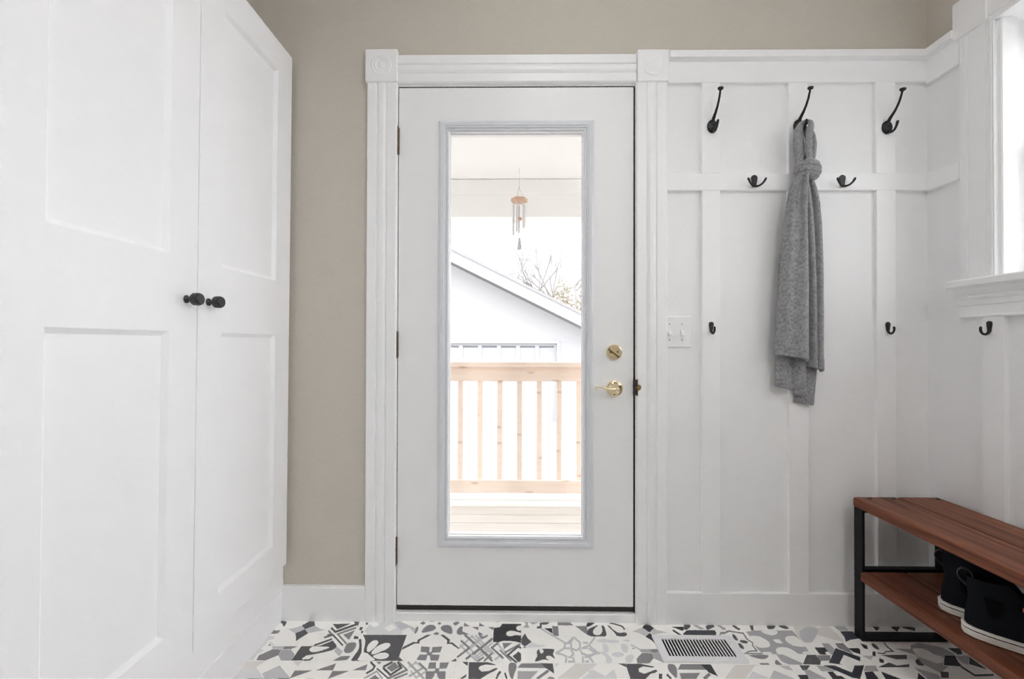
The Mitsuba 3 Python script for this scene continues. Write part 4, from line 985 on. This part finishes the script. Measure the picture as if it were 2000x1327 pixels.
def X(fn):
    return lambda V_: fn(zt + (1.02 - zt) * V_)
HEM = 0.018
def both(key, mk, bottom, hem_h=0.020):
    add(key, mk(bottom, 0.0), 'knit', True)
add(SC + '__front_tail', sheet(X(fL), lambda V_: X(fM)(V_) - 0.002, zt, 1.022, front_left, 0.011, 64, 110, ([0, 0.25, 0.6, 1], [0.012, 0.008, 0.001, -0.016])), 'knit', True)
def front_right(U_, V_):
    pinch = np.exp(-V_ * 5)
    r1 = 0.020 * np.exp(-((U_ - 0.26) / 0.15) ** 2)
    r2 = 0.018 * np.exp(-((U_ - 0.76 + 0.08 * V_) / 0.15) ** 2) * (1 - 0.25 * V_)
    return -0.050 - r1 - r2 + 0.018 * sm(0.88, 1.0, U_) + 0.012 * sm(0.12, 0.0, U_) + pinch * 0.004 * np.cos(U_ * 22)
def X2(fn):
    return lambda V_: fn(zt + (0.975 - zt) * V_)
add(SC + '__front_tail_001', sheet(lambda V_: X2(fM)(V_) + 0.001, X2(fR), zt, 0.985, front_right, 0.011, 64, 110, ([0, 0.3, 0.7, 1], [0.004, -0.001, -0.008, -0.016])), 'knit', True)
# ribbed hems of the two front tails: short bands that close them
def band(L, R, z0, z1, dep, thick, bot, v0):
    return sheet(lambda V_: L + 0 * V_, lambda V_: R + 0 * V_, z0, z1, lambda U_, V_: dep(U_, v0 + 0 * V_) , thick, 60, 14, bot)
add(SC + '__rib_hem', sheet(lambda V_: 0.9622 - 0.0014 * V_, lambda V_: 1.0868 + 0.0005 * V_, 1.056, 1.0205, lambda U_, V_: front_left(U_, 0.97 + 0 * V_), 0.0128, 64, 16, ([0, 0.25, 0.6, 1], [0.012, 0.008, 0.001, -0.016])), 'knit_rib', True)
add(SC + '__rib_hem_001', sheet(lambda V_: 1.0915 + 0 * V_, lambda V_: 1.1502 + 0 * V_, 1.016, 0.9835, lambda U_, V_: front_right(U_, 0.97 + 0 * V_), 0.0128, 64, 16, ([0, 0.3, 0.7, 1], [0.004, -0.001, -0.008, -0.016])), 'knit_rib', True)
def back_left(U_, V_):
    return -0.036 + 0.008 * np.cos(2 * math.pi * U_ * 1.6) - 0.006 * V_
add(SC + '__back_tail', sheet(lambda V_: np.interp(V_, [0, 0.4, 1], [1.045, 0.992, 0.9755]), lambda V_: np.interp(V_, [0, 0.4, 1], [1.085, 1.075, 1.072]), 1.69, 0.905, back_left, 0.011, 56, 90, ([0, 0.2, 0.6, 1], [0.008, 0.003, -0.004, 0.004])), 'knit', True)
def back_right(U_, V_):
    return -0.044 + 0.010 * np.cos(2 * math.pi * U_ * 1.1 + 0.6) + 0.012 * U_ * V_
add(SC + '__back_tail_001', sheet(lambda V_: np.interp(V_, [0, 0.4, 1], [1.06, 1.055, 1.048]), lambda V_: np.interp(V_, [0, 0.4, 0.8, 1], [1.10, 1.112, 1.113, 1.1085]), 1.69, 0.876, back_right, 0.011, 56, 90, ([0, 0.5, 1], [0.004, 0.001, -0.004])), 'knit', True)
def back_low(U_, V_):
    return -0.029 + 0.005 * np.cos(2 * math.pi * U_ * 0.9)
add(SC + '__back_tail_002', sheet(lambda V_: np.interp(V_, [0, 0.5, 1], [1.075, 1.075, 1.052]), lambda V_: np.interp(V_, [0, 0.4, 0.8, 1], [1.10, 1.128, 1.142, 1.1275]), 1.69, 0.845, back_low, 0.010, 50, 80, ([0, 0.4, 1], [0.006, 0.0, -0.006])), 'knit', True)
# knot: a wrapped lump with creases round the gathered cloth
def lump(cx, cy, cz, rx, ry, rz, fn, nu=96, nv=48):
    th, ph = np.meshgrid(np.linspace(0, 2 * math.pi, nu, endpoint=False), np.linspace(-math.pi / 2, math.pi / 2, nv))
    s = fn(th, ph)
    x = cx + rx * s * np.cos(ph) ** 0.75 * np.cos(th)
    y = cy + ry * s * np.cos(ph) ** 0.75 * np.sin(th)
    z = cz + rz * s * np.sin(ph)
    v = np.stack([x, y, z], -1).reshape(-1, 3)
    idx = np.arange(nu * nv).reshape(nv, nu)
    nx = np.roll(idx, -1, 1)
    q = np.stack([idx[:-1], nx[:-1], nx[1:], idx[1:]], -1).reshape(-1, 4)
    m = trimesh.Trimesh(v, np.vstack([q[:, [0, 1, 2]], q[:, [0, 2, 3]]]), process=False)
    if m.volume < 0: m.invert()
    return m
def wrap(th, ph):
    t_ = 0.22 * np.cos(th - 0.2)
    d1 = np.exp(-((np.sin(ph) - 0.10 + t_) / 0.055) ** 2)
    d2 = np.exp(-((np.sin(ph) + 0.42 + 0.6 * t_) / 0.06) ** 2)
    d3 = np.exp(-((np.sin(ph) - 0.58 + 0.8 * t_) / 0.05) ** 2)
    return 1 - 0.11 * d1 - 0.09 * d2 - 0.06 * d3 + 0.015 * np.sin(th * 5 + ph * 4)
add(SC + '__knot', lump(1.0835, -0.063, 1.7215, 0.0465, 0.040, 0.041, wrap), 'knit', True)
# loop over the hook: four gathered strands from the knot up over the arm and back
def strand(key, pts, r1, r2, seed):
    p = spline(pts, 60)
    m = tube(p, np.interp(np.linspace(0, 1, 60), *r1), 28, np.interp(np.linspace(0, 1, 60), *r2), up=(1, 0, 0))
    v = np.array(m.vertices)
    n = trimesh.Trimesh(v, m.faces, process=False).vertex_normals
    v = v + n * (0.003 * (meshkit.noise(v * np.array([120, 120, 22]), seed) - 0.5))[:, None]
    add(key, trimesh.Trimesh(v, m.faces, process=False), 'knit', True)
strand(SC + '__loop', [(1.060, -0.058, 1.735), (1.052, -0.064, 1.79), (1.0485, -0.066, 1.842), (1.0545, -0.058, 1.876), (1.0766, -0.043, 1.8985), (1.097, -0.039, 1.868), (1.102, -0.037, 1.80), (1.094, -0.044, 1.738)], ([0, 0.2, 0.38, 0.5, 0.62, 1], [0.014, 0.0185, 0.0165, 0.010, 0.012, 0.012]), ([0, 0.2, 0.38, 0.5, 0.62, 1], [0.010, 0.012, 0.010, 0.009, 0.009, 0.010]), 3)
strand(SC + '__loop_001', [(1.079, -0.064, 1.738), (1.076, -0.082, 1.79), (1.0755, -0.086, 1.84), (1.0850, -0.080, 1.882), (1.0905, -0.064, 1.9025), (1.0775, -0.044, 1.9085), (1.061, -0.039, 1.882), (1.057, -0.037, 1.81), (1.070, -0.045, 1.738)], ([0, 0.2, 0.36, 0.46, 0.6, 1], [0.009, 0.0115, 0.0115, 0.0085, 0.009, 0.012]), ([0, 0.3, 0.5, 1], [0.009, 0.010, 0.008, 0.009]), 7)
strand(SC + '__loop_002', [(1.094, -0.060, 1.738), (1.101, -0.066, 1.785), (1.1035, -0.066, 1.83), (1.0990, -0.060, 1.868), (1.0935, -0.050, 1.888)], ([0, 0.3, 0.7, 1], [0.010, 0.011, 0.010, 0.006]), ([0, 0.5, 1], [0.009, 0.011, 0.007]), 11)
strand(SC + '__loop_003', [(1.090, -0.068, 1.738), (1.088, -0.071, 1.768), (1.092, -0.066, 1.80), (1.099, -0.058, 1.835), (1.094, -0.045, 1.86)], ([0, 0.5, 1], [0.008, 0.009, 0.006]), ([0, 0.5, 1], [0.008, 0.008, 0.006]), 13)

# ================================================================== LIGHT SWITCH
tag('light_switch', 'white double light switch plate beside the door casing', 'light switch')
sx0, sx1, sz0, sz1 = 0.5765, 0.6712, 1.0575, 1.1790
add('light_switch__plate', hull([[x, y, z] for a, y in ((0, -0.0035), (0.0005, -0.0065), (0.0035, -0.0098)) for x in (sx0, sx1 - a) for z in (sz0 + a, sz1 - a)]), 'plastic_white')
for i, x in enumerate((0.5868, 0.6350)):
    tg = hull([[x + a, y, z] for a in (-0.0042, 0.0042) for y, z in ((-0.009, 1.109), (-0.009, 1.127), (-0.0135, 1.124), (-0.0240, 1.107), (-0.0225, 1.102), (-0.0120, 1.108))])
    k = add(num('light_switch__toggle', i), tg, 'plastic_white')
    add(k + '__collar', cut(bx(x - 0.0065, x + 0.0065, -0.0105, -0.009, 1.1055, 1.131, 0.0004), bx(x - 0.0050, x + 0.0050, -1, 1, 1.1075, 1.129, 0)), 'plastic_white')
    for j, z in enumerate((1.1485, 1.0878)):
        add(num('light_switch__screw', i * 2 + j), lathe([(0.0030, 0), (0.0030, 0.0006), (0.0022, 0.0012), (0, 0.0010)], (x, -0.0097, z), (0, -1, 0), 16), 'screw_grey', 30)

# ================================================================== FLOOR VENT
tag('floor_vent', 'white slotted metal floor vent set in the patterned tiles', 'vent')
vx0, vx1, vy0, vy1 = VENT
def rrect(x0, x1, y0, y1, r):
    return sbox(x0 + r, y0 + r, x1 - r, y1 - r).buffer(r, 8)
outer, inner = rrect(vx0, vx1, vy0, vy1, 0.009), sbox(vx0 + 0.028, vy0 + 0.027, vx1 - 0.028, vy1 - 0.024)
lowf = trimesh.creation.extrude_polygon(outer.difference(inner), 0.003, engine='earcut')
topf = trimesh.creation.extrude_polygon(outer.buffer(-0.003).difference(inner), 0.0015, engine='earcut')
lowf.apply_translation([0, 0, 0.0003]); topf.apply_translation([0, 0, 0.0033])
add('floor_vent__frame', cat(lowf, topf), 'vent_white')
NS = 21
pw = (vx1 - vx0 - 0.056) / NS
for i in range(NS + 1):
    x = vx0 + 0.028 + i * pw
    s_ = bx(-0.0021, 0.0021, vy0 + 0.026, vy1 - 0.023, -0.0015, 0.0036, 0.0005)
    s_.apply_transform(RM(math.radians(-12), [0, 1, 0], [0, 0, 0]))
    s_.apply_translation([x, 0, 0])
    add(num('floor_vent__slat', i), s_, 'vent_white')
add('floor_vent__duct', cut(bx(vx0 + 0.021, vx1 - 0.021, vy0 + 0.021, vy1 - 0.021, -0.049, -0.0005, 0), bx(vx0 + 0.024, vx1 - 0.024, vy0 + 0.024, vy1 - 0.022, -0.045, 1, 0)), 'duct_dark')
add('floor_vent__damper_lever', bx(vx1 - 0.0255, vx1 - 0.0225, vy1 - 0.052, vy1 - 0.045, 0.001, 0.007, 0.0006), 'vent_white')

# ================================================================== BENCH
tag('bench', 'wooden shoe bench with reddish planks on a black metal frame, under the window', 'bench')
BX0, BX1, BY0, BY1, BZ0, BZ1 = 1.2425, 1.556, -0.066, -1.16, 0.4735, 0.508
def plank(x0, x1, z0, z1, y0=BY0, y1=BY1, b=0.005):
    m = bx(x0, x1, y1, y0, z0, z1, b)
    return m
xm = 1.402
add('bench__seat_plank', plank(BX0, xm - 0.0016, BZ0, BZ1), 'bench_wood')
add('bench__seat_plank_001', plank(xm + 0.0016, BX1, BZ0, BZ1), 'bench_wood')
add('bench__shelf_plank', plank(1.236, 1.394, 0.2205, 0.2535, -0.110, -1.115), 'bench_wood')
add('bench__shelf_plank_001', plank(1.396, 1.550, 0.2205, 0.2535, -0.110, -1.115), 'bench_wood')
def bench_frame(y0, y1):
    x0, x1, w = 1.2475, 1.553, 0.0095
    outer = cat()if False else bx(x0, x1, y0, y1, 0.0, BZ0, 0.0012)
    return cut(outer, bx(x0 + w, x1 - w, y0 - 1, y1 + 1, 0.011, BZ0 - 0.010, 0))
add('bench__frame', bench_frame(-0.107, -0.067), 'black_powder')
add('bench__frame_001', bench_frame(-1.155, -1.115), 'black_powder')
add('bench__shelf_bar', join(bx(1.2560, 1.5450, -0.0995, -0.075, 0.222, 0.257, 0.001)), 'black_powder')
add('bench__shelf_bar_001', bx(1.2560, 1.5450, -1.15, -1.1255, 0.222, 0.257, 0.001), 'black_powder')
for i, (x, y) in enumerate([(1.29, -0.089), (1.375, -0.089), (1.535, -0.091), (1.29, -1.135), (1.375, -1.135), (1.535, -1.135)]):
    add(num('bench__bolt', i), lathe([(0.0075, 0), (0.0075, 0.001), (0.006, 0.0028), (0.003, 0.0036), (0, 0.0038)], (x, y, BZ1 - 0.0002), (0, 0, 1), 18), 'rubber_black', 30)

# ================================================================== SHOES on the shelf
def foot(n, L, Wd, grow=0.0, heel=0.5):
    """Sole outline: heel at y = 0, toe at y = -L (towards the viewer), n points."""
    a = np.linspace(0, 2 * math.pi, n, endpoint=False)
    t_ = (1 - np.cos(a)) / 2                      # 0 heel, 1 toe
    half = np.interp(t_, [0, 0.02, 0.08, 0.2, 0.4, 0.55, 0.72, 0.85, 0.95, 0.985, 1], [0, 0.42, 0.68, 0.80, 0.78, 0.86, 1.0, 0.95, 0.66, 0.42, 0]) * Wd / 2
    half = np.maximum(half, 0)
    s = np.sign(np.sin(a))
    x = s * (half + grow * (np.abs(np.sin(a)) ** 0.5))
    y = -L * t_ + grow * np.cos(a)
    return np.stack([x, y], 1)

def loft(rings, cap0=True, cap1=True):
    k, n = len(rings), len(rings[0])
    v = np.concatenate(rings)
    f = []
    for i in range(k - 1):
        for j in range(n):
            a, b = i * n + j, i * n + (j + 1) % n
            f += [[a, b, b + n], [a, b + n, a + n]]
    extra = []
    if cap0:
        extra.append(rings[0].mean(0)); c = len(v) + len(extra) - 1
        f += [[c, (j + 1) % n, j] for j in range(n)]
    if cap1:
        extra.append(rings[-1].mean(0)); c = len(v) + len(extra) - 1
        f += [[c, (k - 1) * n + j, (k - 1) * n + (j + 1) % n] for j in range(n)]
    if extra: v = np.concatenate([v, extra])
    m = trimesh.Trimesh(v, f, process=False)
    if m.volume < 0: m.invert()
    return m

def boot(key, x, y, z, turn, height=0.15, tag_on=True, loop_at=None):
    L, Wd, n = 0.288, 0.093, 96
    M = TM([x, y, z]) @ RM(turn, [0, 0, 1])
    o = foot(n, L, Wd)
    def at(out, zz): return np.c_[out, np.full(n, zz) if np.isscalar(zz) else zz]
    toe = np.clip((-o[:, 1] / L - 0.75) / 0.25, 0, 1)
    sole = loft([at(foot(n, L, Wd, -0.002), 0.0), at(foot(n, L, Wd, 0.003), 0.003), at(foot(n, L, Wd, 0.004), 0.012), at(foot(n, L, Wd, 0.0035), 0.0195)])
    add(key + '__sole', place(sole, M), 'sole_white', 40)
    stripe = loft([at(foot(n, L, Wd, 0.0025), 0.0190), at(foot(n, L, Wd, 0.0028), 0.0220)])
    add(key + '__sole_line', place(stripe, M), 'shoe_black', 40)
    fox = loft([at(foot(n, L, Wd, 0.0022), 0.0215), at(foot(n, L, Wd, 0.0042), 0.0225), at(foot(n, L, Wd, 0.0040), 0.0295), at(foot(n, L, Wd, 0.0012), 0.0305)])
    add(key + '__foxing', place(fox, M), 'sole_white', 40)
    # upper: rings that climb from the foot outline to the ankle opening
    rings = []
    for s_ in np.linspace(0, 1, 30):
        zz = 0.026 + (height - 0.026) * s_
        t_ = -o[:, 1] / L
        # how far forward the upper still reaches at this height
        reach = np.interp(zz, [0.026, 0.05, 0.075, 0.095, 0.115, 0.15], [1.0, 0.985, 0.86, 0.64, 0.50, 0.47])
        back = np.interp(zz, [0.026, 0.06, 0.10, 0.15], [0.002, 0.004, 0.011, 0.006]) / L
        tt = back + (reach - back) * t_
        wid = np.interp(zz, [0.026, 0.05, 0.08, 0.11, 0.15], [1.0, 0.98, 0.86, 0.78, 0.84])
        lat = np.interp(zz, [0.026, 0.05, 0.09], [0, 0.25, 1])       # towards an oval
        oval = np.sqrt(np.clip(1 - (2 * t_ - 1) ** 2, 0, 1)) * 0.40 * Wd
        half = np.abs(o[:, 0]) * (1 - lat) + oval * lat
        half = half * np.interp(zz, [0.026, 0.05, 0.08, 0.15], [1.0, 0.99, 0.94, 0.96])
        dip = (0.004 * np.sin(math.pi * np.clip(t_, 0, 1)) ** 2 - 0.014 * np.clip(t_ / 0.6, 0, 1) + 0.034 * np.clip((t_ - 0.66) / 0.2, 0, 1)) * s_ ** 2
        rings.append(np.c_[np.sign(o[:, 0]) * half, -L * tt, np.full(n, zz) - dip])
    rim = rings[-1]
    c = rim.mean(0)
    for k_, (q, dz_) in enumerate([(0.965, 0.0025), (0.90, 0.0015), (0.87, -0.012), (0.80, -0.06), (0.7, -0.09)]):
        r2 = c + (rim - c) * np.array([q, 0.5 + 0.5 * q, 1]); r2[:, 2] = rim[:, 2] + dz_
        rings.append(r2)
    add(key + '__upper', place(loft(rings, True, True), M), 'shoe_black', 50)
    # stretch gore on both sides and a pull loop at the heel
    zt_ = (loop_at or height) - 0.004
    heel_y = -0.004
    lp_ = spline([(0.0, heel_y - 0.006, zt_ - 0.022), (0.0, heel_y + 0.006, zt_ - 0.012), (0.0, heel_y + 0.0150, zt_ + 0.006), (0.0, heel_y + 0.005, zt_ + 0.023), (0.0, heel_y - 0.011, zt_ + 0.018), (0.0, heel_y - 0.0165, zt_ + 0.004), (0.0, heel_y - 0.0150, zt_ - 0.012)], 40)
    add(key + '__pull_loop', place(tube(lp_, 0.0085, 12, 0.0016, up=(1, 0, 0)), M), 'webbing', 40)
    for i, sgn in enumerate((-1, 1)):
        gore = hull([[sgn * (0.0345 + a), -0.060 + b, 0.088 + d] for a in (0, 0.0042) for b, d in ((-0.018, 0.03), (0.018, 0.036), (-0.012, -0.006), (0.010, -0.006), (0, -0.016))])
        add(num(key + '__gore', i), place(gore, M), 'shoe_lining')
    if tag_on:
        tg = bx(-0.0345, -0.0280, -0.122, -0.113, 0.112, 0.122, 0.0004)
        add(key + '__side_tag', place(tg, M), 'tag_red')
        labels[key + '__side_tag'] = {'label': 'small red tag'}
SZ = 0.2537
tag('boot', 'black ankle boot with white sole, nearer the back wall on the bench shelf', 'boot', 'pair of black boots on the bench shelf')
boot('boot', 1.322, -0.326, SZ, math.radians(45), 0.185, False, 0.158)
tag('boot_001', 'black ankle boot with white sole and a heel loop, in front on the shelf', 'boot', 'pair of black boots on the bench shelf')
boot('boot_001', 1.283, -0.440, SZ, math.radians(45), 0.158)

# ================================================================== OUTSIDE: porch
DZK = -0.12
tag('porch_deck', 'pale wooden porch deck boards outside the door', kind='structure')
add('porch_deck', bx(-3.2, 3.2, 0.16, 1.84, DZK - 0.16, DZK - 0.03, 0), 'deck_wood')
for i in range(12):
    y1 = 1.832 - i * 0.1465
    if y1 - 0.143 < 0.14: break
    add(num('porch_deck__plank', i), bx(-3.2, 3.2, y1 - 0.1415, y1, DZK - 0.032, DZK, 0.004), 'deck_wood')
add('porch_ceiling', bx(-3.2, 3.2, 0.14, 2.65, 2.30, 2.40, 0), 'porch_white')
tag('porch_ceiling', 'white porch ceiling outside the door', kind='structure')
add('porch_beam', bx(-3.2, 3.2, 1.62, 1.80, 2.018, 2.30, 0.004), 'porch_white')
add('porch_beam__trim_board', bx(-3.2, 3.2, 1.606, 1.62, 2.19, 2.296, 0.003), 'porch_white')
tag('porch_beam', 'white beam along the porch edge, above the railing', kind='structure')
for i, x in enumerate((-1.9, 1.9)):
    k = num('porch_post', i)
    add(k, bx(x - 0.05, x + 0.05, 1.66, 1.76, DZK, 2.02, 0.006), 'porch_white')
    tag(k, 'white porch post at the ' + ('left' if i == 0 else 'right') + ' end of the railing', kind='structure')
tag('railing', 'pale wooden porch railing with square balusters outside the door', 'railing')
add('railing__top_rail', bx(-1.85, 1.85, 1.556, 1.695, 0.895, 0.9315, 0.004), 'cedar')
add('railing__face_rail', bx(-1.85, 1.85, 1.603, 1.641, 0.79, 0.8945, 0.003), 'cedar')
add('railing__bottom_rail', bx(-1.85, 1.85, 1.592, 1.63, -0.036, 0.056, 0.003), 'cedar')
for i in range(-9, 14):
    x = -0.4239 + i * 0.1478
    add(num('railing__baluster', i + 9), bx(x - 0.019, x + 0.019, 1.642 if False else 1.6305, 1.668, 0.0, 0.893, 0.003), 'cedar')
# ---- wind chime
tag('wind_chime', 'wind chime with wooden hexagon top and metal tubes hanging over the porch', 'wind chime')
cx, cy = 0.0122, 1.40
hexp = [(cx + 0.058 * math.cos(a), cy + 0.058 * math.sin(a)) for a in np.arange(6) * math.pi / 3 + 0.15]
add('wind_chime__top_disc', trimesh.Trimesh(*[(lambda m: (m.vertices + [0, 0, 2.060], m.faces))(trimesh.creation.extrude_polygon(Polygon(hexp), 0.024, engine='earcut'))][0], process=False), 'chime_wood')
add('wind_chime__hanger', cat(tube([(cx, cy, 2.155), (cx, cy, 2.297)], 0.0012, 6), *[tube([(cx + 0.04 * math.cos(a), cy + 0.04 * math.sin(a), 2.082), (cx, cy, 2.156)], 0.0012, 6) for a in (0.2, 2.3, 4.4)], lathe([(0.004, 0), (0.006, 0.006), (0.004, 0.012)], (cx, cy, 2.150), (0, 0, 1), 10)), 'string')
for i, (a, l_) in enumerate([(2.9, 0.215), (4.3, 0.20), (5.55, 0.175), (0.4, 0.155), (1.6, 0.19)]):
    x, y = cx + 0.041 * math.cos(a), cy + 0.041 * math.sin(a)
    k = add(num('wind_chime__tube', i), tube([(x, y, 2.045), (x, y, 2.045 - l_)], 0.0075, 14), 'aluminium', 40)
    add(k + '__cord', tube([(x, y, 2.044), (x, y, 2.062)], 0.0012, 6), 'string')
add('wind_chime__striker', lathe([(0.0, 0), (0.018, 0.0), (0.020, 0.004), (0.020, 0.012), (0.018, 0.016), (0, 0.016)], (cx, cy, 1.934), (0, 0, 1), 24), 'chime_wood', 30)
add('wind_chime__cord', tube([(cx, cy, 2.062), (cx, cy, 1.805)], 0.0011, 6), 'string')
add('wind_chime__sail', hull([[cx + a, cy + b, z] for b in (-0.0018, 0.0018) for a, z in ((-0.004, 1.811), (0.008, 1.811), (0.018, 1.733), (0.012, 1.728), (-0.014, 1.722))]), 'aluminium')

# ---- ground, garage, trees
add('ground', bx(-40, 40, 0.2, 70, -1.5, -1.32, 0), 'concrete')
tag('ground', 'pale driveway and yard beyond the porch', kind='structure')
tag('garage', 'white neighbouring garage with a gable roof, beyond the porch railing', 'garage')
GY = 12.0
slope = 0.495
zr = lambda x: 3.894 - slope * (x + 2.065) - 0.42          # underside of the rake at the wall
ex = 3.6
apex = -5.2
wall = Polygon([(2 * apex - ex + 0.5, -1.32), (ex - 0.5, -1.32), (ex - 0.5, zr(ex - 0.5)), (apex, zr(apex)), (2 * apex - ex + 0.5, zr(ex - 0.5))])
dr0, dr1, dzt = -5.0, 1.21, 1.06
wall = wall.difference(sbox(dr0, -1.4, dr1, dzt))
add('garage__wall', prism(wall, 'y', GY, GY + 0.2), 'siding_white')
sl = math.hypot(1, slope)
roofp = [(apex, zr(apex) + 0.50), (ex, zr(ex) + 0.50), (ex, zr(ex) + 0.06), (apex, zr(apex) + 0.06)]
add('garage__roof', cat(prism([(apex, zr(apex) + 0.36), (ex, zr(ex) + 0.36), (ex, zr(ex) + 0.44), (apex, zr(apex) + 0.44)], 'y', GY - 0.70, GY + 7), prism([(2 * apex - ex, zr(ex) + 0.36), (apex, zr(apex) + 0.36), (apex, zr(apex) + 0.44), (2 * apex - ex, zr(ex) + 0.44)], 'y', GY - 0.70, GY + 7)), 'roof_grey')
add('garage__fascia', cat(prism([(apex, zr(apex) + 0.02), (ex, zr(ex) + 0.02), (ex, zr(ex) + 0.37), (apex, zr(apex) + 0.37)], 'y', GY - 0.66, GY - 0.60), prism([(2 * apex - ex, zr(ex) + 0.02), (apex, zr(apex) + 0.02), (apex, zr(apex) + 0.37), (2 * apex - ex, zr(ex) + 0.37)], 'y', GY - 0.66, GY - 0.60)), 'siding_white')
add('garage__soffit', cat(prism([(apex, zr(apex) + 0.10), (ex, zr(ex) + 0.10), (ex, zr(ex) + 0.16), (apex, zr(apex) + 0.16)], 'y', GY - 0.62, GY + 0.05)), 'porch_white')
k = 'garage__door'
px0 = [-1.6577 + 0.5828 * i for i in range(-5, 5)]
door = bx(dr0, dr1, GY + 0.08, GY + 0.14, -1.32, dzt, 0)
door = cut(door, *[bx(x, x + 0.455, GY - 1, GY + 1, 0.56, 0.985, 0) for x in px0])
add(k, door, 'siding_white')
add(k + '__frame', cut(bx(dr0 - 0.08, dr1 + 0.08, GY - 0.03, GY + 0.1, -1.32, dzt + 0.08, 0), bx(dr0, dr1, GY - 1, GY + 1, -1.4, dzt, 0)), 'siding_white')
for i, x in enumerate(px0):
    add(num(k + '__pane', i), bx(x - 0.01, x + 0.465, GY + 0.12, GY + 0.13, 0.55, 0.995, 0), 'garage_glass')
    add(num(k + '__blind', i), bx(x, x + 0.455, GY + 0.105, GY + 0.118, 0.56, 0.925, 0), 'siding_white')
for z in (-0.75, -0.18, 0.40):
    pass

rng = np.random.default_rng(5)
def tree_mesh(base, h, r, spread, depth=5, lean=(0, 0)):
    parts = []
    def grow(p, d, L, rad, lev):
        q = [p]
        dd = d.copy()
        for _ in range(4):
            dd = dd + rng.normal(0, 0.10, 3); dd /= np.linalg.norm(dd)
            q.append(q[-1] + dd * L / 4)
        parts.append(tube(np.array(q), np.linspace(rad, rad * 0.62, 5), 6 if lev > 2 else 8))
        if lev == depth: return
        for _ in range(3 if lev < 3 else 2):
            nd = dd + rng.normal(0, spread, 3) + np.array([0, 0, 0.15]); nd /= np.linalg.norm(nd)
            grow(q[-1] if rng.random() < 0.6 else q[3], nd, L * rng.uniform(0.6, 0.8), rad * 0.58, lev + 1)
    d0 = np.array([lean[0], lean[1], 1.0]); d0 /= np.linalg.norm(d0)
    grow(np.array(base, float), d0, h * 0.36, r, 0)
    return cat(*parts)
for i, (x, y, h, r, l) in enumerate([(3.3, 24.0, 10.5, 0.17, 'bare pale tree behind the garage roof, nearest the right edge of the glass'), (1.2, 27.0, 9.5, 0.14, 'bare thin tree rising behind the garage roof below the wind chime'), (-1.6, 30.0, 9.0, 0.14, 'bare thin tree left of the wind chime behind the roof')]):
    k = num('bare_tree', i)
    add(k, tree_mesh((x, y, -1.32), h, r, 0.42), 'bark', True)
    tag(k, l, 'tree')
def shrub(c, s, n, seed):
    r_ = np.random.default_rng(seed)
    u_ = r_.normal(size=(n, 3)); u_ /= np.linalg.norm(u_, axis=1, keepdims=True)
    P_ = np.asarray(c) + u_ * np.asarray(s) * (r_.random((n, 1)) ** 0.4)
    a, b = r_.normal(size=(n, 3)), r_.normal(size=(n, 3))
    a *= 0.10 / np.linalg.norm(a, axis=1, keepdims=True); b *= 0.05 / np.linalg.norm(b, axis=1, keepdims=True)
    v = np.stack([P_ + a, P_ + b, P_ - a, P_ - b], 1).reshape(-1, 3)
    q = np.arange(4 * n).reshape(-1, 4)
    return trimesh.Trimesh(v, np.vstack([q[:, [0, 1, 2]], q[:, [0, 2, 3]]]), process=False)
for i, (x, y, z, s, n, l) in enumerate([(2.25, 21.0, 2.3, (0.62, 0.6, 2.0), 1300, 'pale dry-leaved bush behind the lower end of the garage roof'), (3.35, 20.0, 2.0, (0.6, 0.5, 2.4), 1500, 'dry-leaved bush at the right edge of the glass behind the roof')]):
    k = num('dry_bush', i)
    tag(k, l, 'bush')
    add(k + '__foliage', shrub((x, y, z), s, n, 20 + i), 'dry_leaf')
    labels[k + '__foliage'] = {'kind': 'stuff'}
    add(k + '__stem', cat(*[tube([(x + a * 0.2, y, -1.32), (x + a * 0.35, y, 0.6), (x + a * 0.8, y + 0.1, z + 1.0)], [0.05, 0.04, 0.015], 8) for a in (-0.6, 0.1, 0.7)]), 'bark', True)
